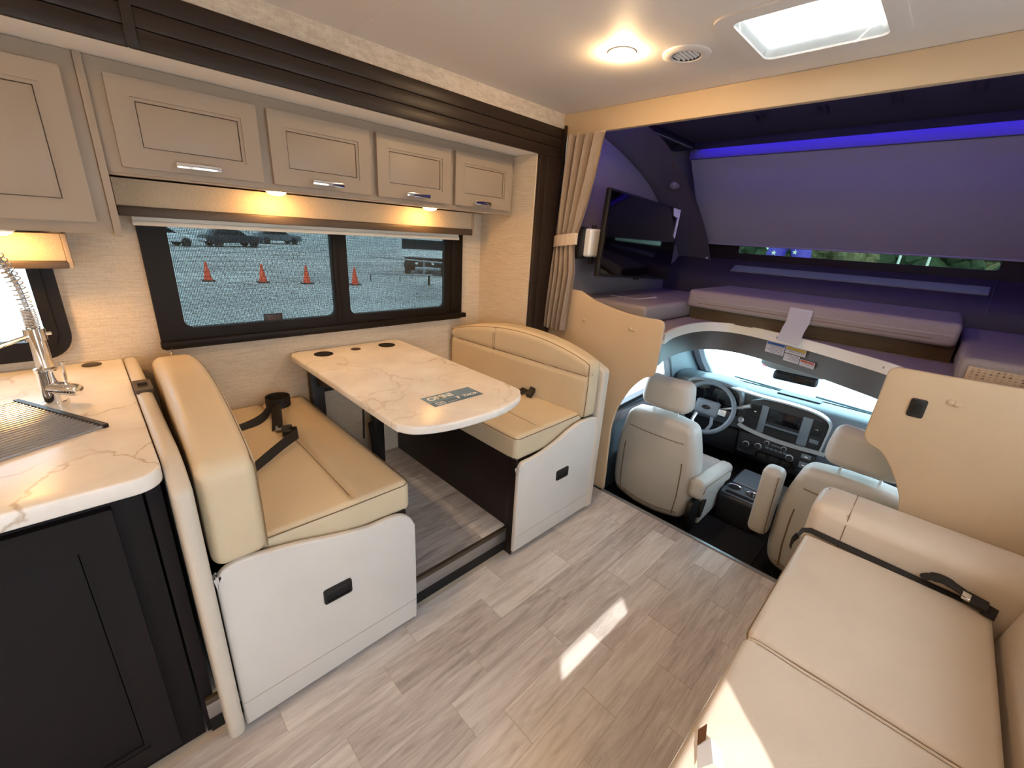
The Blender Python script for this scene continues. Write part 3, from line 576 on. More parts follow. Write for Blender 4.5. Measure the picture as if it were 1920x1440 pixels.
# ---- kitchen: base cabinet, counter, faucet, drying rack
t = thing('base_cabinet', 'charcoal kitchen base cabinet with shaker door under the marble counter', 'cabinet', (-.5, 1.6, 0))
part('body', G().box(-1.4, -.004, 1.205, 1.30, .004, .886, .001).box(-1.4, -.004, 2.0, 2.215, .004, .886, .001).box(-1.4, -.004, 1.30, 2.0, .004, .74), M['charcoal'], t); part('end_panel', G().box(.001, .032, 1.20, 2.215, .004, .886, .003), M['charcoal'], t)
for x0, x1 in ((-.62, -.060), (-1.22, -.66)):
    d = part('door', G().plate(1, rrect(x0, x1, .042, .843, .003, 1), [rrect(x0+.058, x1-.058, .098, .768, .001, 1)], 1.183, 1.2045), M['charcoal'], t)
    part('moulding', G().plate(1, rrect(x0+.058, x1-.058, .098, .768, .001, 1), [rrect(x0+.07, x1-.07, .110, .756, .001, 1)], 1.188, 1.2045), M['charcoal'], d)
    part('panel', G().box(x0+.072, x1-.072, 1.192, 1.2045, .112, .754, .002), M['charcoal'], d)
cpoly = rrect(-1.4, .040, 1.128, 2.217, .055, 8, (1, 0, 0, 0))
o0 = Vector((-.033, 1.482, .9325)); e1 = Vector((-.186, -.096, 0)).normalized(); e2 = Vector((-e1.y, e1.x, 0)); e2 = e2 if e2.y > 0 else -e2
hole = [tuple((o0+e1*u+e2*v).xy) for u, v in ((.022, .016), (.41, .016), (.41, .372), (.022, .372))]
solo('countertop', G().plate(2, cpoly, [hole], .8875, .928, .006, 3), M['marble'], 'white marble-look kitchen countertop with rounded front corner', 'countertop')
solo('grommet_cap', G().lathe((-.048, 2.165, .9285), (0, 0, 1), [(0, 0), (.028, 0), (.028, .003), (.024, .005), (0, .005)], 24), M['darkmetal'], 'small dark round cap set in the counter behind the faucet', 'cap')
t = thing('faucet', 'chrome spring-neck kitchen faucet with side lever', 'faucet', (-.135, 1.775, .9285))
bx, by = -.135, 1.775
part('body', G().lathe((bx, by, .9285), (0, 0, 1), [(0, 0), (.029, 0), (.029, .004), (.025, .006), (.024, .095), (.026, .098), (.026, .106), (.019, .110), (.018, .205), (.0, .205)], 24), M['chrome'], t)
lv = part('valve', G().tube([(bx, by-.01, .978), (bx+.022, by-.028, .975), (bx+.050, by-.052, .972), (bx+.057, by-.058, .971), (bx+.060, by-.060, .971)], [.019, .0195, .0195, .016, .008], 16), M['chrome'], t)
part('lever', G().tube([(bx+.034, by-.038, .985), (bx+.038, by-.036, 1.056)], .0036, 8), M['chrome'], lv)
neck = smoothpoly([(bx-.001, by, 1.13), (bx+.000, by, 1.20), (bx-.006, by, 1.28), (bx-.028, by-.02, 1.36), (bx-.075, by-.06, 1.41), (bx-.13, by-.11, 1.38), (bx-.16, by-.14, 1.30)], 14)
part('hose', G().tube(neck, .006, 8), M['rod'], t)
part('collar', G().lathe((bx, by, 1.118), (0, 0, 1), [(0, 0), (.023, 0), (.023, .034), (0, .034)], 20), M['chrome'], t)
part('clip_arm', G().tube([(bx, by, 1.135), (bx-.09, by-.075, 1.115), (bx-.16, by-.14, 1.10)], .006, 8).tube([(bx+.02, by, 1.135), (bx+.032, by+.002, 1.135)], .005, 8), M['chrome'], t)
sp = []; L = 0.0; acc = [0]
for a, b in zip(neck, neck[1:]): L += (Vector(b)-Vector(a)).length; acc.append(L)
def at(s):
    for i in range(len(acc)-1):
        if acc[i+1] >= s: f = (s-acc[i])/(acc[i+1]-acc[i]); return Vector(neck[i]).lerp(Vector(neck[i+1]), f), (Vector(neck[i+1])-Vector(neck[i])).normalized()
    return Vector(neck[-1]), (Vector(neck[-1])-Vector(neck[-2])).normalized()
s, ph = .02, 0
while s < L-.01:
    p, T = at(s); n1 = T.cross(Vector((.6, -.8, 0))).normalized(); n2 = T.cross(n1); rr = .0145
    sp.append(p+n1*rr*math.cos(ph)+n2*rr*math.sin(ph)); ph += math.pi/6
    s += (.0042 if s < .075 else .0125)/12
part('spring', G().tube(sp, .0016, 5), M['chrome'], t)
part('spray_head', G().tube([at(L-.01)[0], at(L)[0]+Vector((-.02, -.02, -.09))], .018, 14), M['chrome'], t)
# drying rack: rods at an angle on the counter
hw = [(x, y, z) for z in (.9265, .80) for x, y in hole]
t = thing('kitchen_sink', 'dark sink bowl under the roll-up drying rack', 'sink', (hw[0][0], hw[0][1], .80))
part('bowl', G().sheet([[(x, y, z) for x, y in hole+[hole[0]]] for z in (.9265, .79)], .003), M['blackpl'], t); part('bottom', G().prism(2, hole, .786, .79), M['blackpl'], t)
t = thing('drying_rack', 'roll-up metal drying rack lying over the sink', 'drying rack', tuple(o0+e1*.2+e2*.19))
for i in range(25):
    a = o0+e2*(.006+i*.0158); part('rod', G().tube([a+e1*.004, a+e1*.43], .0042, 8), M['rod'], t)
for u in (.006, .42): part('edge_strip', G().ribbon([o0+e1*u, o0+e1*u+e2*.39], tuple(e1), .012, .0125), M['blackpl'], t)

# ================================================================== DINETTE
def arch(y, a=1.13, b=2.20):                                # backrest top: low at both ends, high in the middle
    u = (y-a)/(b-a); return .105*math.sin(math.pi*min(1, max(0, u))**.9)**.8-.012*u if 0 < u < 1 else 0
def bench(side):
    rear = side == 'rear'
    t = thing('dinette_bench', 'cream vinyl dinette bench beside the kitchen counter, black belt on its seat' if rear else 'cream vinyl dinette bench backing onto the driving cab', 'bench', ((.38 if rear else 1.53), 1.65, .0))
    # backrest
    if rear:
        bx0, bx1, sx0, sx1, gx = .092, .225, .205, .690, .49
        def fb(x, y, z):
            u = (z-.605)/.30
            return (x+.030*(y-1.13)/1.07+.02*u*0, y, z+(arch(y)+.03*(y-1.13))*max(0, u))
        zt = .893
    else:
        bx0, bx1, sx0, sx1, gx = 1.688, 1.795, 1.228, 1.720, 1.41
        def fb(x, y, z):
            u = (z-.605)/.30
            return (x-.060*(y-1.13)/1.07*(1 if x < 1.74 else .0), y, z+(arch(y)*.95+.005)*max(0, u))
        zt = .893
    def fb2(x, y, z):                                       # horizontal seam dent on the front face
        v = Vector(fb(x, y, z)); front = False if rear else x < bx0+.03
        if front:
            q = (v.z-.835)/.011; dent = .011*math.exp(-q*q)
            v.x += -dent if rear else dent
            if v.z > .84:
                q = (y-1.80)/.009; v.x += (-1 if rear else 1)*.005*math.exp(-q*q)
        return v
    g = G()
    # finer rows so that the dent shows
    g.rbox(bx0, bx1, 1.13, 2.20, .605, zt, .032, 5, 140, fb2, .009)
    br = part('backrest', g, M['vinyl'], t)
    fx = bx1 if rear else bx0; sg = 1 if rear else -1
    pth = [fb(fx-sg*.005, y, z) for y, z in [(1.137, .62), (1.134, .70), (1.134, .80), (1.138, .862)]]
    pth += [tuple(Vector(fb(fx-sg*.010, 1.145+(1.05*i/16), zt-.010))+Vector((0, 0, .0))) for i in range(17)]
    part('piping', G().tube(smoothpoly(pth, 3), .0022, 6), M['seam'], br)
    def zseam(y):                                           # parameter height whose surface lies at the seam
        a = (arch(y)*.95+.005)/.30; return (.835+.605*a)/(1+a)
    if not rear:
        part('seam', G().tube([tuple(Vector(fb2(fx, y, zseam(y)))-Vector((.0010, 0, 0))) for y in [1.150+.052*i for i in range(20)]], .0022, 6), M['seam'], br)
        for yy in (1.795, 1.808): part('seam', G().tube([tuple(Vector(fb2(fx, yy, z))-Vector((.0004, 0, 0))) for z in (.757, .78, .80, .82, .84, .86)], .0016, 6), M['seam'], br)
    # seat cushion
    def fs(x, y, z):
        u = (x-sx0)/(sx1-sx0); v = (y-1.15)/1.05
        top = max(0, (z-.525)/.105)
        crown = .010*math.sin(math.pi*min(1, max(0, u)))*math.sin(math.pi*min(1, max(0, v)))**.5*top if 0 < v < 1 else 0
        q = (x-gx)/.012; dent = .012*math.exp(-q*q)*top*(1 if y > 1.21 else max(0, (y-1.16)/.05))
        return (x, y, z+crown-dent)
    st = part('seat_cushion', G().rbox(sx0, sx1, 1.158, 2.20, .508, .632, .026, 5, 70, fs, .0085), M['vinyl'], t)
    part('seam', G().tube([tuple(Vector(fs(gx, y, .632))+Vector((0, 0, .0006))) for y in [1.215+.0485*i for i in range(21)]], .0020, 6), M['seam'], st)
    e = .006; ex = sx1-e if rear else sx0+e; ix = sx0 if rear else sx1
    part('piping', G().tube([(ix, 1.160, .626), ((ix+ex)/2, 1.1585, .622), (ex-(.02 if rear else -.02), 1.1595, .620), (ex, 1.168, .622), (ex+(.0055 if rear else -.0055), 1.19, .622), (ex+(.0055 if rear else -.0055), 1.7, .622), (ex+(.0055 if rear else -.0055), 2.19, .622)], .0018, 6), M['seam'], st)
    # base, backing panel, wavy end panel
    if rear: part('base', G().box(.085, .665, 1.152, 2.205, .1435, .524, .002), M['espresso'], t)
    else:
        b = part('base', G().box(1.232, 1.80, 1.166, 2.205, .1435, .524, .002), M['espresso'], t)
        part('corner_post', G().box(1.226, 1.236, 1.148, 1.20, .0, .524, .002), M['espresso'], b)
    bz0, bz1, bx_0, bx_1 = (.028, .936, .0425, .0835) if rear else (.02, .895, 1.803, 1.862)
    def fk(x, y, z):                                        # front top corner rolls over
        q = max(0, (1.27-y)/.17); return (x, y, z-.060*q**2.2*max(0, (z-.2)/.7))
    bk = part('backing_panel', G().rbox(bx_0, bx_1, 1.100 if rear else 1.118, 2.20, bz0, bz1, .017, 4, 16, fk), M['vinyl_back'], t)
    if rear: pf = [(.089, .03), (.089, .55), (.094, .585), (.110, .604), (.140, .612), (.170, .612), (.225, .603), (.30, .588), (.38, .566), (.454, .548), (.52, .537), (.585, .536), (.63, .528), (.662, .508), (.683, .470), (.688, .42), (.688, .05), (.676, .026)]
    else: pf = [(1.226, .03), (1.224, .45), (1.228, .490), (1.243, .512), (1.27, .517), (1.32, .518), (1.397, .529), (1.49, .552), (1.56, .578), (1.63, .597), (1.69, .604), (1.76, .602), (1.815, .585), (1.838, .555), (1.845, .51), (1.843, .028)]
    pn = part('end_panel', G().prism(1, smoothpoly(pf, 4)+([(.09, .024)] if rear else []), 1.126, 1.1495, .007, 3), M['panelvinyl'], t)
    xs = (.092, .686) if rear else (1.229, 1.842)
    part('stitching', G().box(xs[0], xs[1], 1.1252, 1.127, .1145, .1162), M['stitch'], pn)
    hx0, hx1 = (.347, .438) if rear else (1.500, 1.592)
    h = part('recessed_pull', G().plate(1, rrect(hx0, hx1, .323, .378, .008), [rrect(hx0+.007, hx1-.007, .330, .371, .006)], 1.1195, 1.130), M['blackpl'], pn)
    part('cup', G().box(hx0+.006, hx1-.006, 1.1235, 1.1262, .329, .372), M['blackmat'], h)
    part('lip', G().prism(0, [(1.1200, .356), (1.1200, .372), (1.1255, .372)], hx0+.007, hx1-.007), M['blackpl'], h)
    return t
t = bench('rear')
o = thing('outlet_box', 'small dark outlet box on top of the bench backing next to the counter', 'outlet', (.065, 1.77, .935))
part('plate', G().plate(2, rrect(.042, .088, 1.71, 1.83, .006), [rrect(.052, .078, 1.745, 1.795, .003)], .932, .9435), M['darkmetal'], o)
part('socket', G().box(.051, .079, 1.744, 1.796, .933, .9375), M['blackmat'], o)
bench('front')
# ---- table
t = thing('dinette_table', 'white marble-look dinette table with cup holders and rounded end', 'table', (.95, 1.65, .1435))
tp = smoothpoly([(.645, 2.0), (.646, 1.6), (.646, 1.22), (.655, 1.155), (.695, 1.105), (.80, 1.066), (.95, 1.054), (1.06, 1.064), (1.16, 1.098), (1.215, 1.145), (1.240, 1.215), (1.245, 1.6), (1.247, 2.0)], 5)
tp += [(1.247, 2.155), (1.236, 2.195), (1.20, 2.216), (.70, 2.216), (.66, 2.203), (.645, 2.165)]
top = part('table_top', G().prism(2, tp, .830, .862, .008, 3), M['marble'], t)
for x, r in ((.778, .040), (1.124, .040)):
    part('cup_holder', G().lathe((x, 2.102, .8622), (0, 0, 1), [(r+.005, 0), (r+.005, .002), (r, .003), (r-.002, .0012), (0, .0010)], 28), M['blackmat'], top)
part('grommet', G().lathe((.949, 2.110, .8622), (0, 0, 1), [(0, 0), (.025, 0), (.025, .002), (.020, .0035), (0, .0035)], 24), M['darkmetal'], top)
part('leg', G().box(.705, .765, 2.10, 2.15, .144, .829, .002), M['blackpl'], t); part('leg', G().box(1.025, 1.085, 2.10, 2.15, .144, .829, .002), M['blackpl'], t)
part('apron', G().box(.766, 1.024, 2.108, 2.14, .66, .829, .002), M['blackpl'], t)
part('brace', G().tube([(.985, 2.06, .44), (1.03, 2.11, .20)], .016, 6), M['blackpl'], t); part('release_rod', G().tube([(.955, 2.05, .82), (.94, 2.06, .36)], .006, 6), M['blackpl'], t)
part('support_arm', G().prism(0, [(2.10, .70), (2.10, .83), (1.62, .83)], 1.03, 1.05), M['blackpl'], t); part('support_arm', G().prism(0, [(2.10, .70), (2.10, .83), (1.62, .83)], .73, .75), M['blackpl'], t)
# decal on the table
t = thing('table_decal', 'slate blue rectangular decal with white lettering on the table end', 'decal', (.95, 1.26, .8625))
lb = part('sheet', G().box(.834, 1.068, 1.212, 1.313, .8623, .8629), M['decal'], t)
part('band', G().prism(2, [(.834, 1.212), (1.068, 1.212), (1.068, 1.262), (.97, 1.247), (.834, 1.250)], .8629, .8631), M['decal2'], t)
part('lettering', text_g('OMNI', .044, (.848, 1.270, .8632), (1, 0, 0), (0, 1, 0), .0003, 0, .0012), M['whiteprint'], t)
part('lettering', text_g('THOR', .026, (.985, 1.232, .8632), (1, 0, 0), (0, 1, 0), .0003, .15, .0008), M['whiteprint'], t)
part('mark', G().plate(2, rrect(.852, .890, 1.218, 1.244, .005), [rrect(.855, .887, 1.221, 1.241, .004)], .8631, .8634), M['whiteprint'], t)
part('mark', text_g('10', .02, (.860, 1.224, .8632), (1, 0, 0), (0, 1, 0), .0003), M['whiteprint'], t)
part('mark', G().prism(2, [(.955, 1.230), (.966, 1.230), (.966, 1.243), (.975, 1.252), (.953, 1.252), (.958, 1.243)], .8631, .8634), M['whiteprint'], t)
part('mark', G().box(.900, .945, 1.222, 1.224, .8631, .8633), M['whiteprint'], t)
# ---- belts on the rear bench, on the front bench
t = thing('seat_belt', 'black lap belt with buckle lying on the seat beside the counter', 'seat belt', (.42, 1.75, .64))
part('strap', G().ribbon(smoothpoly([(.235, 1.475, .650), (.33, 1.555, .662), (.42, 1.625, .672), (.487, 1.672, .676)], 5), (.1, -.1, 1), .050, .002), M['belt'], t)
part('strap', G().ribbon(smoothpoly([(.487, 1.672, .676), (.495, 1.70, .672), (.485, 1.74, .655)], 4), (0, .2, 1), .046, .002), M['belt'], t)
bk = part('buckle', G().obox((.478, 1.765, .658), ((.25, .97, 0), (1, -.25, 0), (0, 0, 1)), (.036, .020, .012), .005), M['blackpl'], t)
part('tongue', G().obox((.462, 1.820, .652), ((.25, .97, 0), (1, -.25, 0), (0, 0, 1)), (.024, .014, .003), .001), M['alu'], bk)
part('strap', G().ribbon(smoothpoly([(.455, 1.82, .652), (.485, 1.92, .662), (.512, 2.03, .668)], 5), (1, -.25, .5), .046, .002), M['belt'], t)
part('strap', G().ribbon(smoothpoly([(.26, 1.905, .646), (.35, 1.915, .650), (.43, 1.945, .660), (.49, 2.02, .672)], 5), (0, .5, 1), .036, .002), M['belt'], t)
part('loop', G().ribbon([(.54+.052*math.cos(a), 2.085+.052*math.sin(a), .672) for a in [2*math.pi*i/20 for i in range(21)]], (0, 0, 1), .048, .002), M['belt'], t)
t = thing('seat_belt', 'black belt end peeking between seat and backrest behind the table corner', 'seat belt', (1.66, 1.5, .63))
part('strap', G().ribbon([(1.68, 1.53, .665), (1.645, 1.53, .655), (1.58, 1.55, .642)], (0, 1, .1), .046, .003), M['belt'], t)
part('buckle', G().obox((1.648, 1.47, .665), ((.6, .2, .3), (-.2, 1, 0), (-.3, 0, 1)), (.035, .018, .010), .004), M['blackpl'], t)

# ================================================================== PARTITIONS, CURTAIN
pl = [(1.76, 1.192), (1.55, 1.193), (1.522, 1.192), (1.479, 1.175), (1.421, 1.154), (1.304, 1.128), (1.194, 1.113), (1.093, 1.109), (1.03, 1.111), (.998, 1.108), (.981, 1.094), (.977, 1.05), (.979, .942), (.982, .837), (.998, .804), (1.03, .789), (1.075, .746), (1.12, .68), (1.169, .567), (1.192, .457), (1.195, .368), (1.187, .144), (1.185, 0)]
t = thing('partition_panel', 'tan padded partition panel behind the driver seat with sloping top', 'partition', (2.088, 1.4, 0))
part('panel', G().prism(0, smoothpoly(pl, 3)+[(1.76, 0)], XH, XH+.020, .006, 3), M['partition'], t)
for y, z in ((1.477, 1.028), (1.163, 1.033), (1.138, 1.031)): part('screw_cap', G().lathe((XH, y, z), (-1, 0, 0), [(.010, -.001), (.010, .003), (.006, .006), (0, .007)], 14), M['partition'], t)
pr = [(-.66, 1.118), (-.25, 1.112), (-.083, 1.107), (.035, 1.105), (.062, 1.101), (.078, 1.085), (.080, 1.05), (.080, 1.005), (.082, .836), (.077, .81), (.06, .789), (.018, .772), (-.017, .733), (-.038, .70), (-.067, .648), (-.089, .585), (-.10, .45), (-.10, 0)]
t = thing('partition_panel', 'tan padded partition panel above the sofa bolster', 'partition', (2.088, -.3, 0))
part('panel', G().prism(0, smoothpoly(pr, 3)+[(-.66, 0)], XH, XH+.020, .006, 3), M['partition'], t)
for y, z in ((-.126, 1.016), (-.108, 1.019)): part('screw_cap', G().lathe((XH, y, z), (-1, 0, 0), [(.010, -.001), (.010, .003), (.006, .006), (0, .007)], 14), M['partition'], t)
t = thing('wall_switch', 'black rocker switch on the tan partition above the sofa', 'switch', (XH-.006, -.033, .94))
part('plate', G().prism(0, rrect(-.056, -.010, .938, 1.008, .008), XH-.0065, XH-.0005, .002), M['blackpl'], t); part('rocker', G().prism(0, rrect(-.045, -.021, .952, .988, .002), XH-.0095, XH-.006, .001), M['blackmat'], t)
# curtain, gathered by its tie-back
def curtain_rows():
    rows = []
    levels = [(2.010, 1.455, 1.705, .017), (1.96, 1.462, 1.708, .018), (1.80, 1.49, 1.712, .017), (1.65, 1.525, 1.716, .015), (1.53, 1.558, 1.72, .011), (1.47, 1.575, 1.722, .008), (1.42, 1.578, 1.725, .009), (1.30, 1.562, 1.73, .013), (1.15, 1.572, 1.734, .015), (1.0, 1.582, 1.738, .016), (.945, 1.584, 1.738, .016)]
    L2 = []
    for a, b in zip(levels, levels[1:]):
        for i in range(4): f = i/4; L2.append([a[k]+(b[k]-a[k])*f for k in range(4)])
    L2.append(levels[-1])
    for z, y0, y1, am in L2:
        r = []
        for j in range(61):
            u = j/60; w_ = math.sin(u*2*math.pi*4.5+.6*math.sin(2.5*z)+.4)*am*1.5+.35*am*math.sin(u*2*math.pi*9+z*4)
            r.append((2.042+w_-.004, y0+(y1-y0)*u, z))
        rows.append(r)
    return rows
t = thing('curtain', 'beige privacy curtain tied back beside the cab opening', 'curtain', (2.04, 1.65, .945))
part('cloth', G().sheet(curtain_rows(), .0025), M['curtain'], t)
part('tie_back', G().ribbon([(2.042+.028*math.cos(a), 1.648+.084*math.sin(a), 1.47-.012*math.sin(a)) for a in [2*math.pi*i/24 for i in range(25)]], (0, 0, 1), .062, .003), M['curtain'], t)
part('track', G().box(2.060, 2.074, 1.475, 1.72, 2.008, 2.0205, .002), M['curtain'], t)

# ================================================================== SOFA
t = thing('sofa', 'beige vinyl sofa with piped seat cushions and forward bolster arm', 'sofa', (1.2, -.2, 0))
part('base', G().box(.42, 2.055, -.60, .105, .01, .30, .008), M['sofa'], t)
def fsofa(x0, x1):
    def f(x, y, z):
        u = (x-x0)/(x1-x0); v = (y+.375)/.51; top = max(0, (z-.31)/.15)
        c_ = .014*max(0, math.sin(math.pi*min(1, max(0, u))))**.6*max(0, math.sin(math.pi*min(1, max(0, v))))**.6*top
        wr = .0022*math.sin(38*x+9*y+2*math.sin(7*y))*math.exp(-((v-.80)/.16)**2)*top if x < 1.14 else .0012*math.sin(30*(x+y*.6))*math.exp(-((v-.75)/.2)**2)*top
        return (x, y, z+c_+wr)
    return f
for x0, x1 in ((.445, 1.138), (1.1425, 1.812)):
    f = fsofa(x0, x1)
    cu = part('seat_cushion', G().rbox(x0, x1, -.372, .136, .305, .462, .024, 5, 36, f), M['sofa'], t)
    part('piping', G().tube([(x0+.004, .128, .440), (x0+.012, .133, .448)]+[(x0+.03+(x1-x0-.06)*i/12, .1335, .4495) for i in range(13)]+[(x1-.012, .133, .448)], .0026, 6), M['seam'] if x0 > 1 else M['stitch'], cu)
    xx = x1-.004 if x0 < 1 else x0+.004
    part('piping', G().tube([(xx, .125, .452)]+[f(xx, .10-.46*i/14, .4585) for i in range(15)], .0034, 6), M['sofa'], cu)
def fbol(x, y, z):
    u = max(0, (z-.30)/.29); return (x+.020*u*(1 if x < 1.95 else 0), y, z+.010*max(0, math.sin((x-1.815)/.245*math.pi))*(1 if z > .5 else 0))
bo = part('bolster', G().rbox(1.815, 2.062, -.655, .146, .02, .582, .045, 6, 16, fbol), M['sofa'], t)
part('seam', G().tube([fbol(1.8145, .030, z) for z in (.30, .42, .50, .535)]+[(1.845, .030, .576), (1.875, .030, .586), (1.95, .03, .5925), (2.03, .030, .586)], .0016, 6), M['seam'], bo)
part('seam', G().tube([(1.836, .118, .30), (1.842, .122, .50), (1.86, .122, .560), (1.90, .118, .583), (2.00, .118, .586)], .0016, 6), M['seam'], bo)
def fbr(x, y, z): u = (z-.30)/.55; return (x, y-.07*u, z)
for x0, x1 in ((.445, 1.138), (1.1425, 1.812)): part('back_cushion', G().rbox(x0, x1, -.60, -.378, .305, .86, .05, 5, 14, fbr), M['sofa'], t)
t = thing('seat_belt', 'black belt lying in the crease between sofa seat and bolster', 'seat belt', (1.81, -.1, .46))
part('strap', G().ribbon([(1.800, .152, .440), (1.806, .143, .466)]+[(1.815-.0005*i, .12-.0265*i, .473-.0006*i) for i in range(19)], (1, 0, .5), .024, .003), M['belt'], t)
part('strap_end', G().ribbon(smoothpoly([(1.800, .152, .440), (1.775, .160, .425), (1.742, .158, .41)], 4), (.3, .3, 1), .022, .002), M['belt'], t)
part('buckle_cover', G().tube(smoothpoly([(1.800, -.196, .486), (1.808, -.215, .498), (1.812, -.245, .504), (1.806, -.28, .498), (1.798, -.315, .488)], 4), [.010]+[.016]*4+[.021]*6+[.018]*4+[.014]*2, 12, .45), M['belt'], t)
bk = part('buckle', G().obox((1.792, -.325, .486), ((.1, 1, .1), (1, -.1, .2), (0, -.1, 1)), (.026, .020, .010), .004), M['blackpl'], t)
part('clasp', G().obox((1.785, -.300, .495), ((.1, 1, .1), (1, -.1, .2), (0, -.1, 1)), (.010, .014, .004), .001), M['pull'], bk)
part('webbing', G().ribbon([(1.79, -.34, .478), (1.785, -.372, .474)], (1, 0, .2), .055, .004), M['belt'], t)
t = thing('care_tag', 'folded white care tag standing on the sofa front edge', 'tag', (.755, .09, .472))
part('leaf', G().sheet([[(.742, .108, .474), (.700, .090, .474)], [(.760, .092, .500), (.718, .070, .498)], [(.772, .070, .478), (.735, .045, .476)]], .0006), M['paper'], t)
part('leaf', G().sheet([[(.775, .120, .476), (.742, .108, .475)], [(.78, .108, .505), (.750, .098, .498)]], .0006), plain('kraft_tag', s2l(150, 112, 84), .8), t)

# ================================================================== CAB-OVER BUNK
t = thing('bunk_cushion', 'long grey-mauve bunk mattress raised across the cab-over', 'mattress', (3.1, .54, 1.11))
cu = part('cushion', G().rbox(2.76, 3.44, -.085, 1.175, 1.112, 1.222, .024, 5, 10), M['bunk'], t)
part('piping', G().tube([(2.759, -.07+1.23*i/12, 1.165) for i in range(13)], .003, 6), M['stitch'], cu)
part('zip', G().box(2.758, 2.76, .0, 1.1, 1.140, 1.144), M['seam'], cu)
t = thing('bunk_board', 'brown wooden riser board under the long bunk mattress', 'board', (2.9, .54, 1.031))
part('front_board', G().box(2.86, 2.878, -.09, 1.18, 1.031, 1.1115, .002), M['bunkboard'], t); part('deck_board', G().box(2.88, 3.44, -.09, 1.18, 1.09, 1.1115), M['bunkboard'], t)
solo('bunk_cushion', G().rbox(2.26, 3.43, 1.19, 1.69, 1.0315, 1.137, .026, 5, 12), M['bunk'], 'grey-mauve bunk cushion under the television', 'mattress')
t = thing('bunk_cushion', 'grey-mauve bunk cushion above the switch partition with honeycomb side', 'mattress', (2.8, -.35, 1.031))
def honey():
    m, nt, b = _new('honeycomb_mesh_fabric'); v = coords(nt, (1, 1, 1.6))
    vo = nd(nt, 'ShaderNodeTexVoronoi'); vo.inputs['Scale'].default_value = 62; vo.inputs['Randomness'].default_value = .15; nt.links.new(v, vo.inputs['Vector'])
    nt.links.new(ramp(nt, vo.outputs['Distance'], [(.25, s2l(70, 54, 44)), (.45, s2l(196, 168, 138))]), b.inputs['Base Color']); b.inputs['Roughness'].default_value = .9; return m
cu = part('cushion', G().rbox(2.30, 3.43, -.61, -.100, 1.0315, 1.150, .026, 5, 12), M['bunk'], t)
part('mesh_side', G().box(2.296, 2.3005, -.58, -.125, 1.045, 1.120), honey(), cu)
# shade with cassette, LED strip behind a lip, hooks
t = thing('cabover_shade', 'large grey pull-down shade over the cab-over window', 'window shade', (3.4, .54, 1.50))
part('cloth', G().prism(1, [(3.628, 1.515), (3.182, 2.055), (3.186, 2.058), (3.632, 1.518)], -.58, 1.52), M['shade'], t)
part('hem_bar', G().tube([(3.632, -.58, 1.512), (3.632, 1.50, 1.512)], .007, 8), M['shade'], t)
part('cassette', G().box(3.150, 3.178, -.60, 1.52, 2.045, 2.127, .004), M['cassette'], t)
t = thing('led_strip', 'blue LED strip lighting the top of the grey shade', 'LED strip', (3.09, .5, 2.10))
part('lip', G().box(3.062, 3.074, -.6, 1.60, 2.088, 2.1275, .002), M['darkcloth'], t); part('diodes', G().box(3.0755, 3.079, -.58, 1.50, 2.098, 2.122), M['led'], t)
t = thing('led_strip', 'violet LED strip along the back of the cream header', 'LED strip', (2.115, .5, 2.06))
part('channel', G().box(2.1105, 2.114, -.60, 1.68, 2.055, 2.085, .001), M['darkcloth'], t); part('diodes', G().box(2.1142, 2.116, -.58, 1.66, 2.064, 2.076), M['led2'], t)
for x, y, w_ in ((2.615, .924, 'first'), (2.621, .650, 'second'), (2.604, .385, 'third'), (2.588, .136, 'fourth')):
    t = thing('snap_tab', 'dark forked fabric tab on the dark headliner, %s from the curtain' % w_, 'tab', (x, y, 2.10), 'headliner tabs')
    for s_ in (-1, 1): part('prong', G().prism(1, [(x-.05, 2.1275), (x+.02, 2.1275), (x+.045, 2.108)], y+s_*.016-.005, y+s_*.016+.005, .002), M['blackmat'], t)
solo('liner_light', G().lathe((3.025, 1.525, 1.868), (-.5, -.35, -.8), [(0, .012), (.025, .010), (.034, .004), (.036, -.004), (0, -.004)], 24), M['liner'], 'small round unlit lamp on the curved grey liner band', 'light')
# television on its bracket
t = thing('television', 'black flat television turned on its bracket in the cab-over', 'television', (2.62, 1.48, 1.24))
c0 = Vector((2.625, 1.47, 1.50)); ex = Vector((.890, 0, -.043)).normalized(); ez = Vector((.043, 0, .890)).normalized(); ey = Vector((0, 1, 0))
part('body', G().obox(c0+ey*.022, (ex, ey, ez), (.452, .016, .242), .006), M['blackpl'], t)
part('screen', G().obox(c0+ey*.0035, (ex, ey, ez), (.444, .0025, .228), .001), M['tv'], t); part('chin', G().obox(c0-ez*.236+ey*.003, (ex, ey, ez), (.448, .003, .0055)), M['blackpl'], t)
part('sensor', G().obox(c0-ez*.246+ey*.01, (ex, ey, ez), (.03, .006, .005), .002), M['blackpl'], t)
sk = part('sticker', G().prism(1, [(2.955, 1.720), (3.066, 1.714), (3.050, 1.522), (3.020, 1.54), (3.035, 1.66), (2.975, 1.67)], 1.4695, 1.4705), M['paper'], t)
t = thing('tv_bracket', 'white and black swing bracket holding the television', 'bracket', (2.25, 1.62, 1.36))
part('cover', G().rbox(2.165, 2.41, 1.560, 1.66, 1.383, 1.543, .015, 3, 4), M['white'], t); part('wall_plate', G().box(2.115, 2.19, 1.60, 1.699, 1.37, 1.552, .004), M['blackpl'], t)
part('hinge', G().tube([(2.245, 1.60, 1.34), (2.245, 1.60, 1.565)], .014, 10), M['blackpl'], t); part('arm', G().box(2.40, 2.62, 1.525, 1.60, 1.44, 1.49, .006), M['blackpl'], t)
part('mount_plate', G().box(2.53, 2.72, 1.5095, 1.526, 1.40, 1.60, .003), M['blackpl'], t)
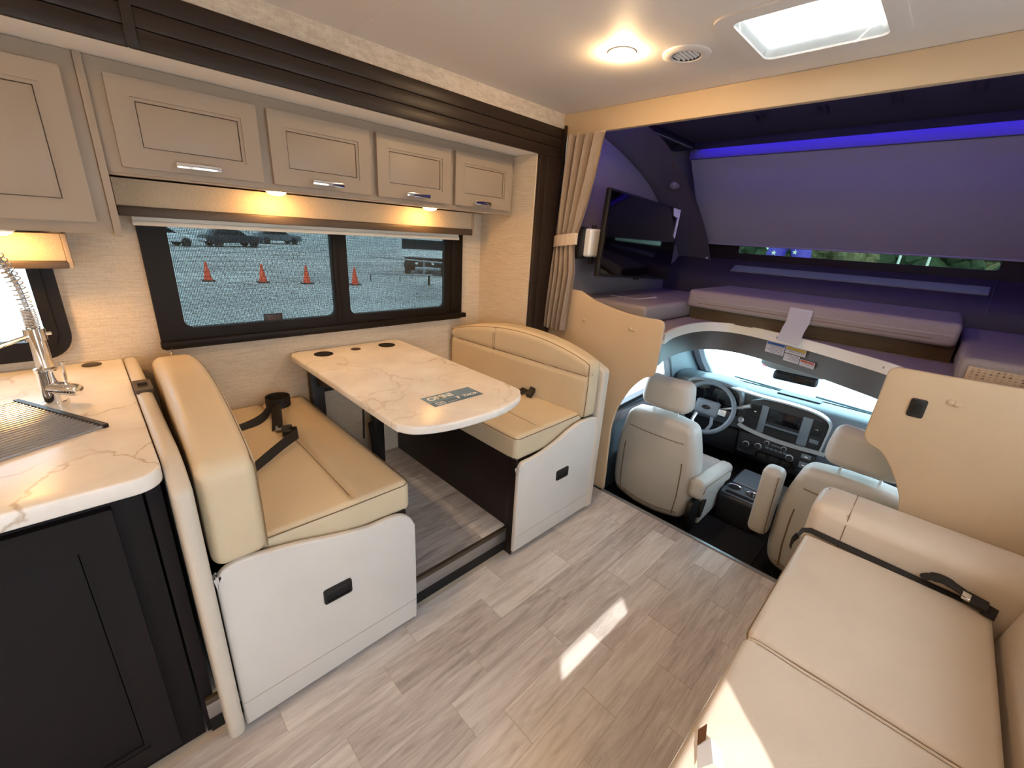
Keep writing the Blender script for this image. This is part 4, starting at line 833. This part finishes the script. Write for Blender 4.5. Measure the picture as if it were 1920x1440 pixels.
# paper sheet and warning stickers at the rim
solo('paper_sheet', G().sheet([[(2.752-.0009*i, .592, 1.196-.0104*i), (2.748-.0009*i, .482, 1.194-.0104*i)] for i in range(8)]+[[(2.742, .602, 1.080), (2.735, .492, 1.076)], [(2.735, .610, 1.005), (2.722, .499, .997)]], .0006), M['paper'], 'white paper sheet draped over the bunk edge', 'paper')
def sticker(y0, y1, z0, z1, head, label, hh=.016, d=0.0):
    """flat on the header panel; the panel runs obliquely between these two points"""
    def pt(y, z, o): 
        P_ = [(px, py) for px, py in r3]
        best = min(range(len(P_)-1), key=lambda i: abs((P_[i][1]+P_[i+1][1])/2-y) if P_[i][0] > 2.55 and P_[i][1] < .97 else 9)
        a, b = P_[best], P_[best+1]; f = (y-a[1])/(b[1]-a[1]); return Vector((a[0]+(b[0]-a[0])*f-.002-o, y, z))
    def quad(ya, yb, za, zb, o):
        n = 6; return G().sheet([[pt(ya+(yb-ya)*i/n, za, o), pt(ya+(yb-ya)*i/n, zb, o)] for i in range(n+1)], .0004)
    t = thing('warning_sticker', label, 'sticker', tuple(pt((y0+y1)/2, z0, d)))
    part('sheet', quad(y0, y1, z0, z1, d), M['paper'], t)
    if head: part('heading', quad(y0+.003, y1-.003, z1-hh, z1-.003, d+.0008), head, t)
    n = int((z1-z0-hh)/.008); 
    for i in range(n): part('print_line', quad(y0+.006, y1-.006-.012*(i % 3), z1-hh-.004-i*.008, z1-hh-.0015-i*.008, d+.0008), M['print'], t)
sticker(.572, .680, .912, .978, M['blue'], 'white notice sticker with blue heading on the dark header')
sticker(.458, .568, .938, .977, M['yellow'], 'white notice sticker with yellow heading on the dark header')
sticker(.482, .567, .892, .934, None, 'plain white notice sticker below the yellow-headed one', .004)
sticker(.400, .478, .890, .925, M['orange'], 'small white sticker with orange heading above the mirror', .012)

# ================================================================== DRIVING CAB
def cab_seat(cx, xb, label, arm):
    t = thing('cab_seat', label, 'seat', (xb+.25, cx, -.2), 'cab seats')
    part('pedestal', G().box(xb+.06, xb+.50, cx-.20, cx+.20, -.199, -.05, .01), M['blackpl'], t)
    part('seat_cushion', G().rbox(xb+.06, xb+.60, cx-.255, cx+.255, -.05, .115, .05, 5, 8), M['cabseat'], t)
    def f(x, y, z):
        u = max(0, min(1, (z-.22)/.28)); tp = 1-.22*u**1.5
        lo = max(0, (.05-z)/.15); tp *= 1-.10*lo*lo
        bow = .028*(1-((y-cx)/.26)**2) if x < xb+.07 else 0
        return (x-bow-.05*(z-.1), cx+(y-cx)*tp, z+(.02*(1-((y-cx)/.26)**2) if z > .44 else 0)-(.03*(1-((y-cx)/.26)**2) if z < 0 else 0))
    b = part('backrest', G().rbox(xb, xb+.15, cx-.262, cx+.262, -.10, .505, .045, 6, 14, f), M['cabseat'], t)
    def fl(y, z): 
        v = f(xb, y, z); return (v[0]-.0015, v[1], v[2])
    for s_ in (-1, 1): part('seam', G().tube([fl(cx+s_*.190, z) for z in (-.06, .05, .15, .22, .28)], .0035, 6), M['seam'], b)
    part('seam', G().tube([fl(cx-.20+.40*i/10, .405) for i in range(11)], .0025, 6), M['seam'], b)
    part('seam', G().tube([fl(cx-.21+.42*i/10, -.045) for i in range(11)], .0025, 6), M['seam'], b)
    def fh(x, y, z): return (x-.03*(1-((y-cx)/.15)**2), cx+(y-cx)*(1-.10*max(0, (z-.64)/.1)), z)
    h = part('headrest', G().rbox(xb+.0, xb+.115, cx-.152, cx+.152, .558, .750, .045, 6, 8, fh), M['cabseat'], t)
    for s_ in (-1, 1):
        part('headrest_post', G().tube([(xb+.055, cx+s_*.075, .50), (xb+.055, cx+s_*.075, .585)], .006, 8), M['chrome'], t); part('post_guide', G().lathe((xb+.055, cx+s_*.075, .508), (0, 0, 1), [(0, 0), (.016, 0), (.014, .010), (0, .010)], 12), M['blackpl'], t)
    if arm == 'down':
        def fa(x, y, z): return (x, y, z+(-.10*(x-2.30)))
        a = part('armrest', G().rbox(2.262, 2.76, .660, .748, .100, .225, .032, 5, 8, fa), M['cabseat'], t); part('seam', G().tube([fa(2.275, .659, .15), fa(2.30, .659, .19), fa(2.70, .659, .19), fa(2.74, .66, .15)], .002, 6), M['seam'], a)
        part('recliner_cover', G().prism(1, smoothpoly([(2.28, .05), (2.36, .06), (2.42, .0), (2.40, -.12), (2.33, -.17), (2.27, -.08)], 4, True), .705, .735, .006), M['blackpl'], t)
        part('belt_buckle', G().obox((2.43, .70, -.03), ((.3, 0, 1), (0, 1, 0), (1, 0, -.3)), (.06, .012, .022), .005), M['blackpl'], t)
        part('side_panel', G().rbox(2.42, 2.80, .695, .735, -.15, .08, .02, 3, 4), M['cabseat'], t)
    else:
        a = part('armrest', G().rbox(2.275, 2.385, .322, .418, .060, .445, .035, 5, 8), M['cabseat'], t); part('seam', G().tube([(2.275, .33+.08*0, .08), (2.2735, .335, .25), (2.277, .337, .42)], .002, 6), M['seam'], a)
cab_seat(1.0, 2.30, 'driver seat of light grey vinyl behind the steering wheel, armrest lowered', 'down')
cab_seat(.055, 2.32, 'passenger seat of light vinyl behind the sofa bolster, armrest folded up', 'up')
# console and mat
t = thing('center_console', 'dark floor console with two cup holders between the cab seats', 'console', (2.85, .57, -.2))
part('body', G().rbox(2.655, 3.12, .445, .690, -.199, .005, .03, 4, 6), M['dashdark'], t)
part('top_plate', G().prism(2, rrect(2.665, 2.835, .458, .682, .03), .002, .0085, .002), M['dash'], t); part('tray', G().box(2.675, 2.712, .49, .655, .0083, .0105, .001), M['blackmat'], t)
for x, y, m_ in ((2.775, .630, M['blackmat']), (2.765, .520, M['chrome'])):
    c_ = part('cup_holder', G().lathe((x, y, .0090), (0, 0, 1), [(.037, .0), (.046, 0), (.046, .004), (.041, .005), (.037, .001)], 24), M['rod'], t); part('cup_bottom', G().lathe((x, y, .0088), (0, 0, 1), [(0, .0015), (.037, .0015), (.037, 0), (0, 0)], 24), m_, c_)
part('bin_lid', G().rbox(2.84, 3.08, .47, .67, .0, .022, .012, 3, 4), M['dash'], t)
solo('floor_mat', G().box(2.27, 2.66, .356, .750, -.1998, -.190, .004), M['mat'], 'dark carpet mat between the cab seats', 'mat')
# dashboard
t = thing('dashboard', 'slate dashboard with central display, vents and silver trim', 'dashboard', (3.4, .54, -.05))
DY0, DY1 = -.255, 1.335
part('body', G().prism(1, [(3.235, .527), (3.215, .515), (3.21, .49), (3.225, .26), (3.28, .05), (3.42, -.05), (3.86, -.05), (3.86, .405), (3.74, .447), (3.45, .525), (3.30, .535)], DY0, DY1, .006), M['dash'], t)
part('knee_panel', G().prism(1, [(3.205, .225), (3.20, .10), (3.25, .02), (3.30, .03), (3.24, .24)], .80, 1.32, .006), M['dashdark'], t)
part('cowl_slot', G().box(3.60, 3.615, -.1, 1.2, .482, .4905), M['blackmat'], t); part('cowl_slot', G().box(3.66, 3.668, -.2, 1.3, .466, .4745), M['blackmat'], t)
part('top_tray', G().rbox(3.36, 3.46, .40, .66, .527, .540, .006, 2, 3), M['dashdark'], t)
hd = part('cluster_hood', G().prism(0, smoothpoly([(1.235, .40), (1.225, .50), (1.16, .552), (1.02, .566), (.88, .552), (.815, .50), (.80, .40)], 4), 3.16, 3.36, .008), M['dash'], t)
cl = part('instrument_cluster', G().prism(0, smoothpoly([(1.215, .35), (1.205, .49), (1.15, .532), (1.02, .545), (.89, .532), (.835, .49), (.82, .35)], 4), 3.150, 3.162, .002), M['screen'], t)
for y, z, r in ((1.115, .445, .052), (.925, .445, .052)): part('gauge', G().lathe((3.1495, y, z), (-1, 0, 0), [(r-.004, 0), (r, 0), (r, .003), (r-.004, .003), (r-.004, 0)], 28), M['dashdark'], cl)
bz = [(.785, .285), (.775, .40), (.760, .49), (.69, .520), (.55, .525), (.415, .518), (.335, .500), (.300, .465), (.302, .38), (.305, .285)]
part('bezel', G().prism(0, bz, 3.165, 3.235, .006), M['dashdark'], t)
part('bezel_trim', G().ribbon([(3.170, y, z) for y, z in smoothpoly([(.90, .545), (.80, .540), (.69, .536), (.55, .538), (.415, .532), (.335, .513), (.290, .472), (.292, .38), (.300, .285)], 4)], (1, 0, 0), .05, .010), M['silver'], t)
sc_ = part('display', G().box(3.158, 3.166, .442, .636, .378, .468, .003), M['screen'], t)
part('shelf', G().box(3.140, 3.166, .430, .640, .352, .358, .001), M['dash'], t); part('tray', G().box(3.162, 3.1665, .432, .638, .295, .350), M['blackmat'], t)
for y0, y1 in ((.640, .682), (.383, .438)): part('side_panel', G().box(3.160, 3.166, y0, y1, .285, .480, .002), M['dash'], t)
for y0, y1, z0, z1 in ((.686, .742, .382, .468), (.318, .380, .370, .474)):
    v = part('vent', G().box(3.161, 3.1665, y0, y1, z0, z1, .002), M['blackmat'], t)
    for i in range(5): zz = z0+.010+(z1-z0-.02)*i/4; part('vent_slat', G().box(3.152, 3.162, y0+.003, y1-.003, zz-.0022, zz+.0022, .001), M['dashdark'], v)
    part('vent_tab', G().box(3.148, 3.153, (y0+y1)/2-.008, (y0+y1)/2+.008, (z0+z1)/2-.005, (z0+z1)/2+.005, .001), M['pull'], v)
part('button', G().box(3.158, 3.1655, .320, .372, .322, .350, .003), M['dash'], t)
part('silver_band', G().ribbon([(3.155, y, z) for y, z in smoothpoly([(.80, .300), (.74, .283), (.64, .270), (.53, .264), (.42, .266), (.33, .272), (.27, .276)], 5)], (0, 0, 1), .026, .012), M['silver'], t)
lp = part('control_panel', G().prism(0, [(.785, .245), (.765, .118), (.745, .102), (.68, .100), (.635, .142), (.43, .148), (.395, .102), (.317, .110), (.312, .235), (.45, .250), (.60, .250)], 3.170, 3.24, .005), M['dashdark'], t)
for y, z, r in ((.645, .178, .020), (.598, .222, .014), (.492, .220, .014), (.447, .170, .021), (.722, .165, .019)):
    k = part('knob', G().lathe((3.170, y, z), (-1, 0, 0), [(r, 0), (r, .012), (r*.8, .018), (0, .018)], 20), M['dashdark'], lp); part('knob_ring', G().lathe((3.170, y, z), (-1, 0, 0), [(r+.002, .001), (r+.003, .006), (r, .008), (r, .001)], 20), M['silver'], k)
for i in range(6): part('button', G().box(3.166, 3.1705, .590-.028*i-.010, .590-.028*i+.010, .182, .194, .001), M['dash'], lp)
for i in range(4): part('button', G().box(3.166, 3.1705, .560-.018*i-.007, .560-.018*i+.007, .214, .224, .001), M['dash'], lp)
for z0, z1 in ((.200, .232), (.132, .176)): part('button', G().box(3.164, 3.1705, .332, .388, z0, z1, .004), M['dash'], lp); part('button_mark', G().box(3.1632, 3.1642, .350, .370, (z0+z1)/2-.003, (z0+z1)/2+.003), M['whiteprint'], lp)
part('lower_bin', G().box(3.21, 3.25, .41, .66, .06, .125, .006), M['blackmat'], t)
for y in (.62, .54, .46): part('switch', G().box(3.203, 3.212, y-.025, y+.025, .085, .120, .003), M['dashdark'], t)
part('ignition', G().lathe((3.150, .79, .335), (-1, 0, 0), [(0, .012), (.014, .012), (.018, .006), (.022, 0), (0, 0)], 18), M['silver'], t)
# steering wheel
t = thing('steering_wheel', 'dark grey steering wheel with oval emblem on its hub', 'steering wheel', (3.08, 1.012, .372))
n = Vector((-.91, 0, .41)).normalized(); c0 = Vector((3.075, 1.012, .374)); e1 = Vector((0, -1, 0)); e2 = n.cross(e1).normalized(); e2 = e2 if e2.z > 0 else -e2
part('rim', G().tube([c0+(e1*math.cos(a)+e2*math.sin(a))*.183 for a in [2*math.pi*i/48 for i in range(48)]], .0165, 10, closed=True), M['dash'], t)
hub = part('hub', G().obox(c0-n*.012, (e1, e2, n), (.085, .058, .024), .022, 4), M['dash'], t)
part('emblem_ring', G().tube([c0+n*.0135+e1*.034*math.cos(a)+e2*.0145*math.sin(a) for a in [2*math.pi*i/32 for i in range(32)]], .0022, 6, closed=True), M['chrome'], hub)
part('emblem', G().sheet([[c0+n*.013, c0+n*.013+e1*.033*math.cos(a)+e2*.014*math.sin(a)] for a in [2*math.pi*i/32 for i in range(33)]], .0008), M['dashdark'], hub)
part('emblem_lettering', text_g('Ford', .020, c0+n*.0148-e1*.0215-e2*.006, e1, e2, .0004, .3), M['chrome'], hub)
for s_ in (-1, 1):
    part('spoke', G().obox(c0+e1*s_*.128-n*.016-e2*.006, (e1, e2, n), (.052, .026, .008), .006), M['dashdark'], t)
    part('button_pad', G().obox(c0+e1*s_*.112-n*.005-e2*.006, (e1, e2, n), (.026, .022, .005), .003), M['silver'] if s_ > 0 else M['dashdark'], t)
    part('spoke', G().tube([c0+e1*s_*.055-e2*.05-n*.012, c0+e1*s_*.068-e2*.11-n*.010, c0+e1*s_*.05-e2*.174], [.013, .012, .012], 8), M['silver'] if s_ < 0 else M['dash'], t)
part('column', G().tube([c0-n*.02, c0-n*.068], .045, 14), M['dashdark'], t)
part('shift_lever', G().tube([c0-n*.05+e1*.045, c0-n*.03+e1*.20+e2*.07, c0-n*.02+e1*.265+e2*.10], [.009, .010, .014], 10), M['silver'], t)
# mirror and overhead console
t = thing('rearview_mirror', 'black rearview mirror housing hanging over the windshield', 'mirror', (3.2, .55, .66))
part('housing', G().rbox(3.18, 3.24, .425, .680, .672, .735, .018, 4, 5, lambda x, y, z: (x, y, z+.06*(.55-y)*0+(.05*(y-.55)*-.3))), M['dashdark'], t); part('glass', G().box(3.176, 3.181, .45, .655, .684, .722, .002), M['screen'], t); part('stem', G().tube([(3.22, .55, .73), (3.30, .55, .85)], .012, 8), M['dashdark'], t)
solo('overhead_console', G().prism(2, smoothpoly([(3.14, .46), (3.14, .66), (3.18, .74), (3.28, .76), (3.28, .38), (3.17, .39)], 4, True), .745, .80, .01), M['ledge'], 'grey overhead console above the rearview mirror', 'console')

# ================================================================== OUTSIDE
for (x, y), w_ in zip(((3.373, 20.193), (5.031, 19.235), (6.445, 18.496), (8.103, 17.669)), ('nearest the left window frame', 'second from the left in the window', 'just left of the window mullion', 'right of the window mullion')):
    t = thing('traffic_cone', 'orange traffic cone on the gravel, '+w_, 'cone', (x, y, -.9), 'traffic cones')
    part('body', G().lathe((x, y, -.86), (0, 0, 1), [(.15, 0), (.14, .02), (.03, .68), (.02, .69), (0, .69)], 18), M['cone'], t); part('base', G().box(x-.2, x+.2, y-.2, y+.2, -.9, -.86, .01), M['tire'], t)
# truck seen through the right pane
tc = Vector((13.1, 20.0, -.9)); d1 = Vector((.80, -.60, 0)); d2 = Vector((.60, .80, 0)); zz = Vector((0, 0, 1))
t = thing('box_truck', 'white box truck seen from behind through the wide window', 'truck', tuple(tc+d2*2))
part('cargo_box', G().obox(tc+d2*2.2+zz*2.25, (d1, d2, zz), (1.35, 2.2, 1.3), .04), M['truckwhite'], t)
part('rear_band', G().obox(tc+d2*(-.01)+zz*1.62, (d1, d2, zz), (1.18, .02, .24), .01), M['tire'], t); part('rear_panel', G().obox(tc+d2*(-.005)+zz*1.17, (d1, d2, zz), (1.18, .012, .19)), M['truckwhite'], t)
part('underbody', G().obox(tc+d2*2.0+zz*.72, (d1, d2, zz), (1.05, 1.9, .24), .02), M['tire'], t); part('bumper', G().obox(tc+d2*.02+zz*.60, (d1, d2, zz), (1.1, .08, .10), .01), M['tire'], t)
for s_ in (-1, 1):
    part('tail_lamp', G().obox(tc+d1*s_*.42-d2*.09+zz*.66, (d1, d2, zz), (.07, .02, .05), .01), M['whiteprint'], t)
    for k in (.5, 3.6): part('wheel', G().lathe(tc+d1*s_*.95+d2*k+zz*.40, d1, [(0, -.13), (.38, -.13), (.40, -.08), (.40, .08), (.38, .13), (0, .13)], 20), M['tire'], t)
# steel frame on wheels in front of the truck
a, b = Vector((9.35, 18.75, -.9)), Vector((11.05, 16.45, -.9)); dd = (b-a)
t = thing('steel_frame', 'low galvanised steel frame standing in front of the box truck', 'frame', tuple((a+b)/2))
part('lower_rail', G().tube([a+zz*.34-dd*.03, b+zz*.46+dd*.03], .05, 6), M['galv'], t); part('upper_rail', G().tube([a+zz*1.10+dd*.02, b+zz*1.02+dd*.5], .04, 6), M['galv'], t)
part('leg', G().tube([a+zz*0, a+zz*.36], .03, 6), M['tire'], t); part('leg', G().tube([b-dd*.02, b-dd*.02+zz*.48], .045, 8), M['tire'], t)
part('post', G().tube([b-dd*.10+zz*.44, b-dd*.10+zz*1.08], .045, 6), M['galv'], t); part('post', G().tube([a+dd*.5+zz*.05, a+dd*.5+zz*.40], .04, 6), M['galv'], t)
# parked vehicles at the far left
def car(c, ang, col, label):
    c = Vector(c); f = Vector((math.cos(ang), math.sin(ang), 0)); s_ = Vector((-f.y, f.x, 0))
    t = thing('parked_car', label, 'car', tuple(c), 'cars parked across the lot')
    def mp(x, y, z): v = c+f*x+s_*y+zz*z; return tuple(v)
    part('body', G().prism(1, smoothpoly([(-2.2, .35), (-2.25, .75), (-1.9, .95), (-1.1, 1.0), (.6, 1.0), (1.9, .88), (2.2, .70), (2.2, .35)], 3), -.9, .9, .05, 2, mp), col, t)
    part('cabin', G().prism(1, [(-1.7, .95), (-1.2, 1.50), (.2, 1.52), (1.0, .98)], -.78, .78, .06, 2, mp), M['screen'], t)
    for x in (-1.4, 1.4):
        for y in (-.85, .85): part('wheel', G().lathe(mp(x, y, .33), s_, [(0, -.1), (.33, -.1), (.33, .1), (0, .1)], 16), M['tire'], t)
    part('bumper', G().prism(1, [(-2.3, .45), (-2.3, .66), (-2.2, .66), (-2.2, .45)], -.85, .85, .02, 1, mp), M['truckwhite'], t)
    part('bumper', G().prism(1, [(2.2, .42), (2.2, .60), (2.3, .60), (2.3, .42)], -.85, .85, .02, 1, mp), M['truckwhite'], t)
car((4.6, 43.5, -.9), .25, M['truckwhite'], 'white car at the far left edge of the wide window'); car((9.6, 44.5, -.9), .2, plain('dark_car_paint', s2l(40, 44, 52), .3), 'dark parked car beside the white one across the lot'); car((15.5, 52, -.9), .1, plain('grey_car_paint', s2l(96, 100, 106), .3), 'grey car parked farthest across the lot')
# barrier box and hood seen through the windshield
t = thing('barrier_box', 'white and red barrier seen through the windshield', 'barrier', (8.6, 2.15, -.9))
part('white_panel', G().box(8.5, 8.7, 2.02, 2.55, -.9, -.36, .02), M['truckwhite'], t); part('red_panel', G().box(8.5, 8.7, 1.90, 2.018, -.9, -.36, .02), M['red'], t)
t = thing('truck_hood', 'pale hood of the vehicle in front of the windshield', 'hood', (4.5, .54, .1))
part('panel', G().rbox(3.92, 5.3, -.30, 1.38, -.2, .385, .08, 4, 8, lambda x, y, z: (x, y, z-.12*max(0, (x-3.92)/1.4)**2+(.03*math.cos((y-.54)*3.2) if z > .2 else 0))), M['carwhite'], t)
for y0, y1 in ((.0, .5), (.6, 1.1)): part('wiper', G().tube([(3.90, y0, .41), (3.86, y1, .44)], .008, 6), M['blackpl'], t)
# trees beyond the cab-over window
def tree(x, y, h, r, col, label):
    t = thing('tree', label, 'tree', (x, y, -.9), 'trees beyond the lot')
    part('trunk', G().tube([(x, y, -.9), (x+.1, y+.05, -.9+h*.35), (x+.05, y-.1, -.9+h*.75)], [.16, .12, .05], 8), M['bark'], t)
    rnd = random.Random(int(x*31+y*17)); bm = bmesh.new()
    for k in range(26):
        th = rnd.random()*6.28; rr = r*rnd.random()**.5*.85; z = -.9+h*(.30+.62*rnd.random())
        s_ = r*(.20+.24*rnd.random())
        mat_ = Matrix.Translation((x+rr*math.cos(th), y+rr*math.sin(th), z)) @ Matrix.Diagonal((s_, s_, s_*.8, 1))
        bmesh.ops.create_icosphere(bm, subdivisions=2, radius=1, matrix=mat_)
    for v in bm.verts: v.co += Vector((rnd.uniform(-1, 1), rnd.uniform(-1, 1), rnd.uniform(-1, 1)))*r*.055
    g = G(); g.bm.free(); g.bm = bm; part('crown', g, col, t, smooth=0)
spots = [(27, 8.6, 3.9, 1.5, 0, 'leftmost tree beyond the purple inflatable'), (36, 13.4, 4.8, 2.0, 0, 'tree partly behind the liner beyond the cab-over window'), (39, 8.3, 4.6, 2.0, 0, 'dark tree directly right of the purple inflatable'), (32, 4.9, 3.8, 1.7, 1, 'yellowing tree in the middle of the cab-over window'), (40, 3.7, 4.7, 2.1, 0, 'green tree left of the white lamp posts'), (33, 1.0, 4.2, 1.8, 0, 'green tree between the two white lamp posts'), (38, -1.3, 4.4, 1.9, 1, 'pale tree at the right end of the cab-over window'), (31, -2.9, 4.4, 1.9, 0, 'farthest right dark tree beyond the cab-over window'), (50, 7.6, 5.8, 2.4, 0, 'far green tree seen over the yellowing tree'), (49, .4, 5.4, 2.2, 0, 'far green tree behind the lamp posts')]
for x, y, h, r, k, lab in spots: tree(x, y, h, r, M['leaf2'] if k else M['leaf'], lab)
for y, lab in ((2.05, 'white lamp post left of the other beyond the cab-over window'), (1.05, 'thin white lamp post right of the other beyond the cab-over window')):
    t = thing('lamp_post', lab, 'lamp post', (27, y, -.9), 'lamp posts in the lot'); part('pole', G().tube([(27, y, -.9), (27, y, 1.70)], .05, 8), M['whiteprint'], t); part('head', G().box(26.9, 27.1, y-.16, y+.16, 1.70, 1.78, .02), M['whiteprint'], t)
t = thing('inflatable_arch', 'purple inflatable with white stars beyond the cab-over window', 'inflatable', (25, 6.1, -.9))
part('body', G().tube(smoothpoly([(25, 6.75, -.9), (25, 6.72, .6), (25, 6.55, 1.7), (25, 6.1, 2.1), (25, 5.62, 1.7), (25, 5.45, .6), (25, 5.42, -.9)], 6), .42, 14), M['purple'], t)
def star(y, z, r):
    pts = [(y+(r if i % 2 == 0 else r*.42)*math.sin(math.pi*i/5), z+(r if i % 2 == 0 else r*.42)*math.cos(math.pi*i/5)) for i in range(10)]
    part('star', G().prism(0, pts, 24.54, 24.60), M['whiteprint'], t)
star(6.62, 1.42, .13); star(5.72, 1.50, .12); star(6.70, .9, .13)
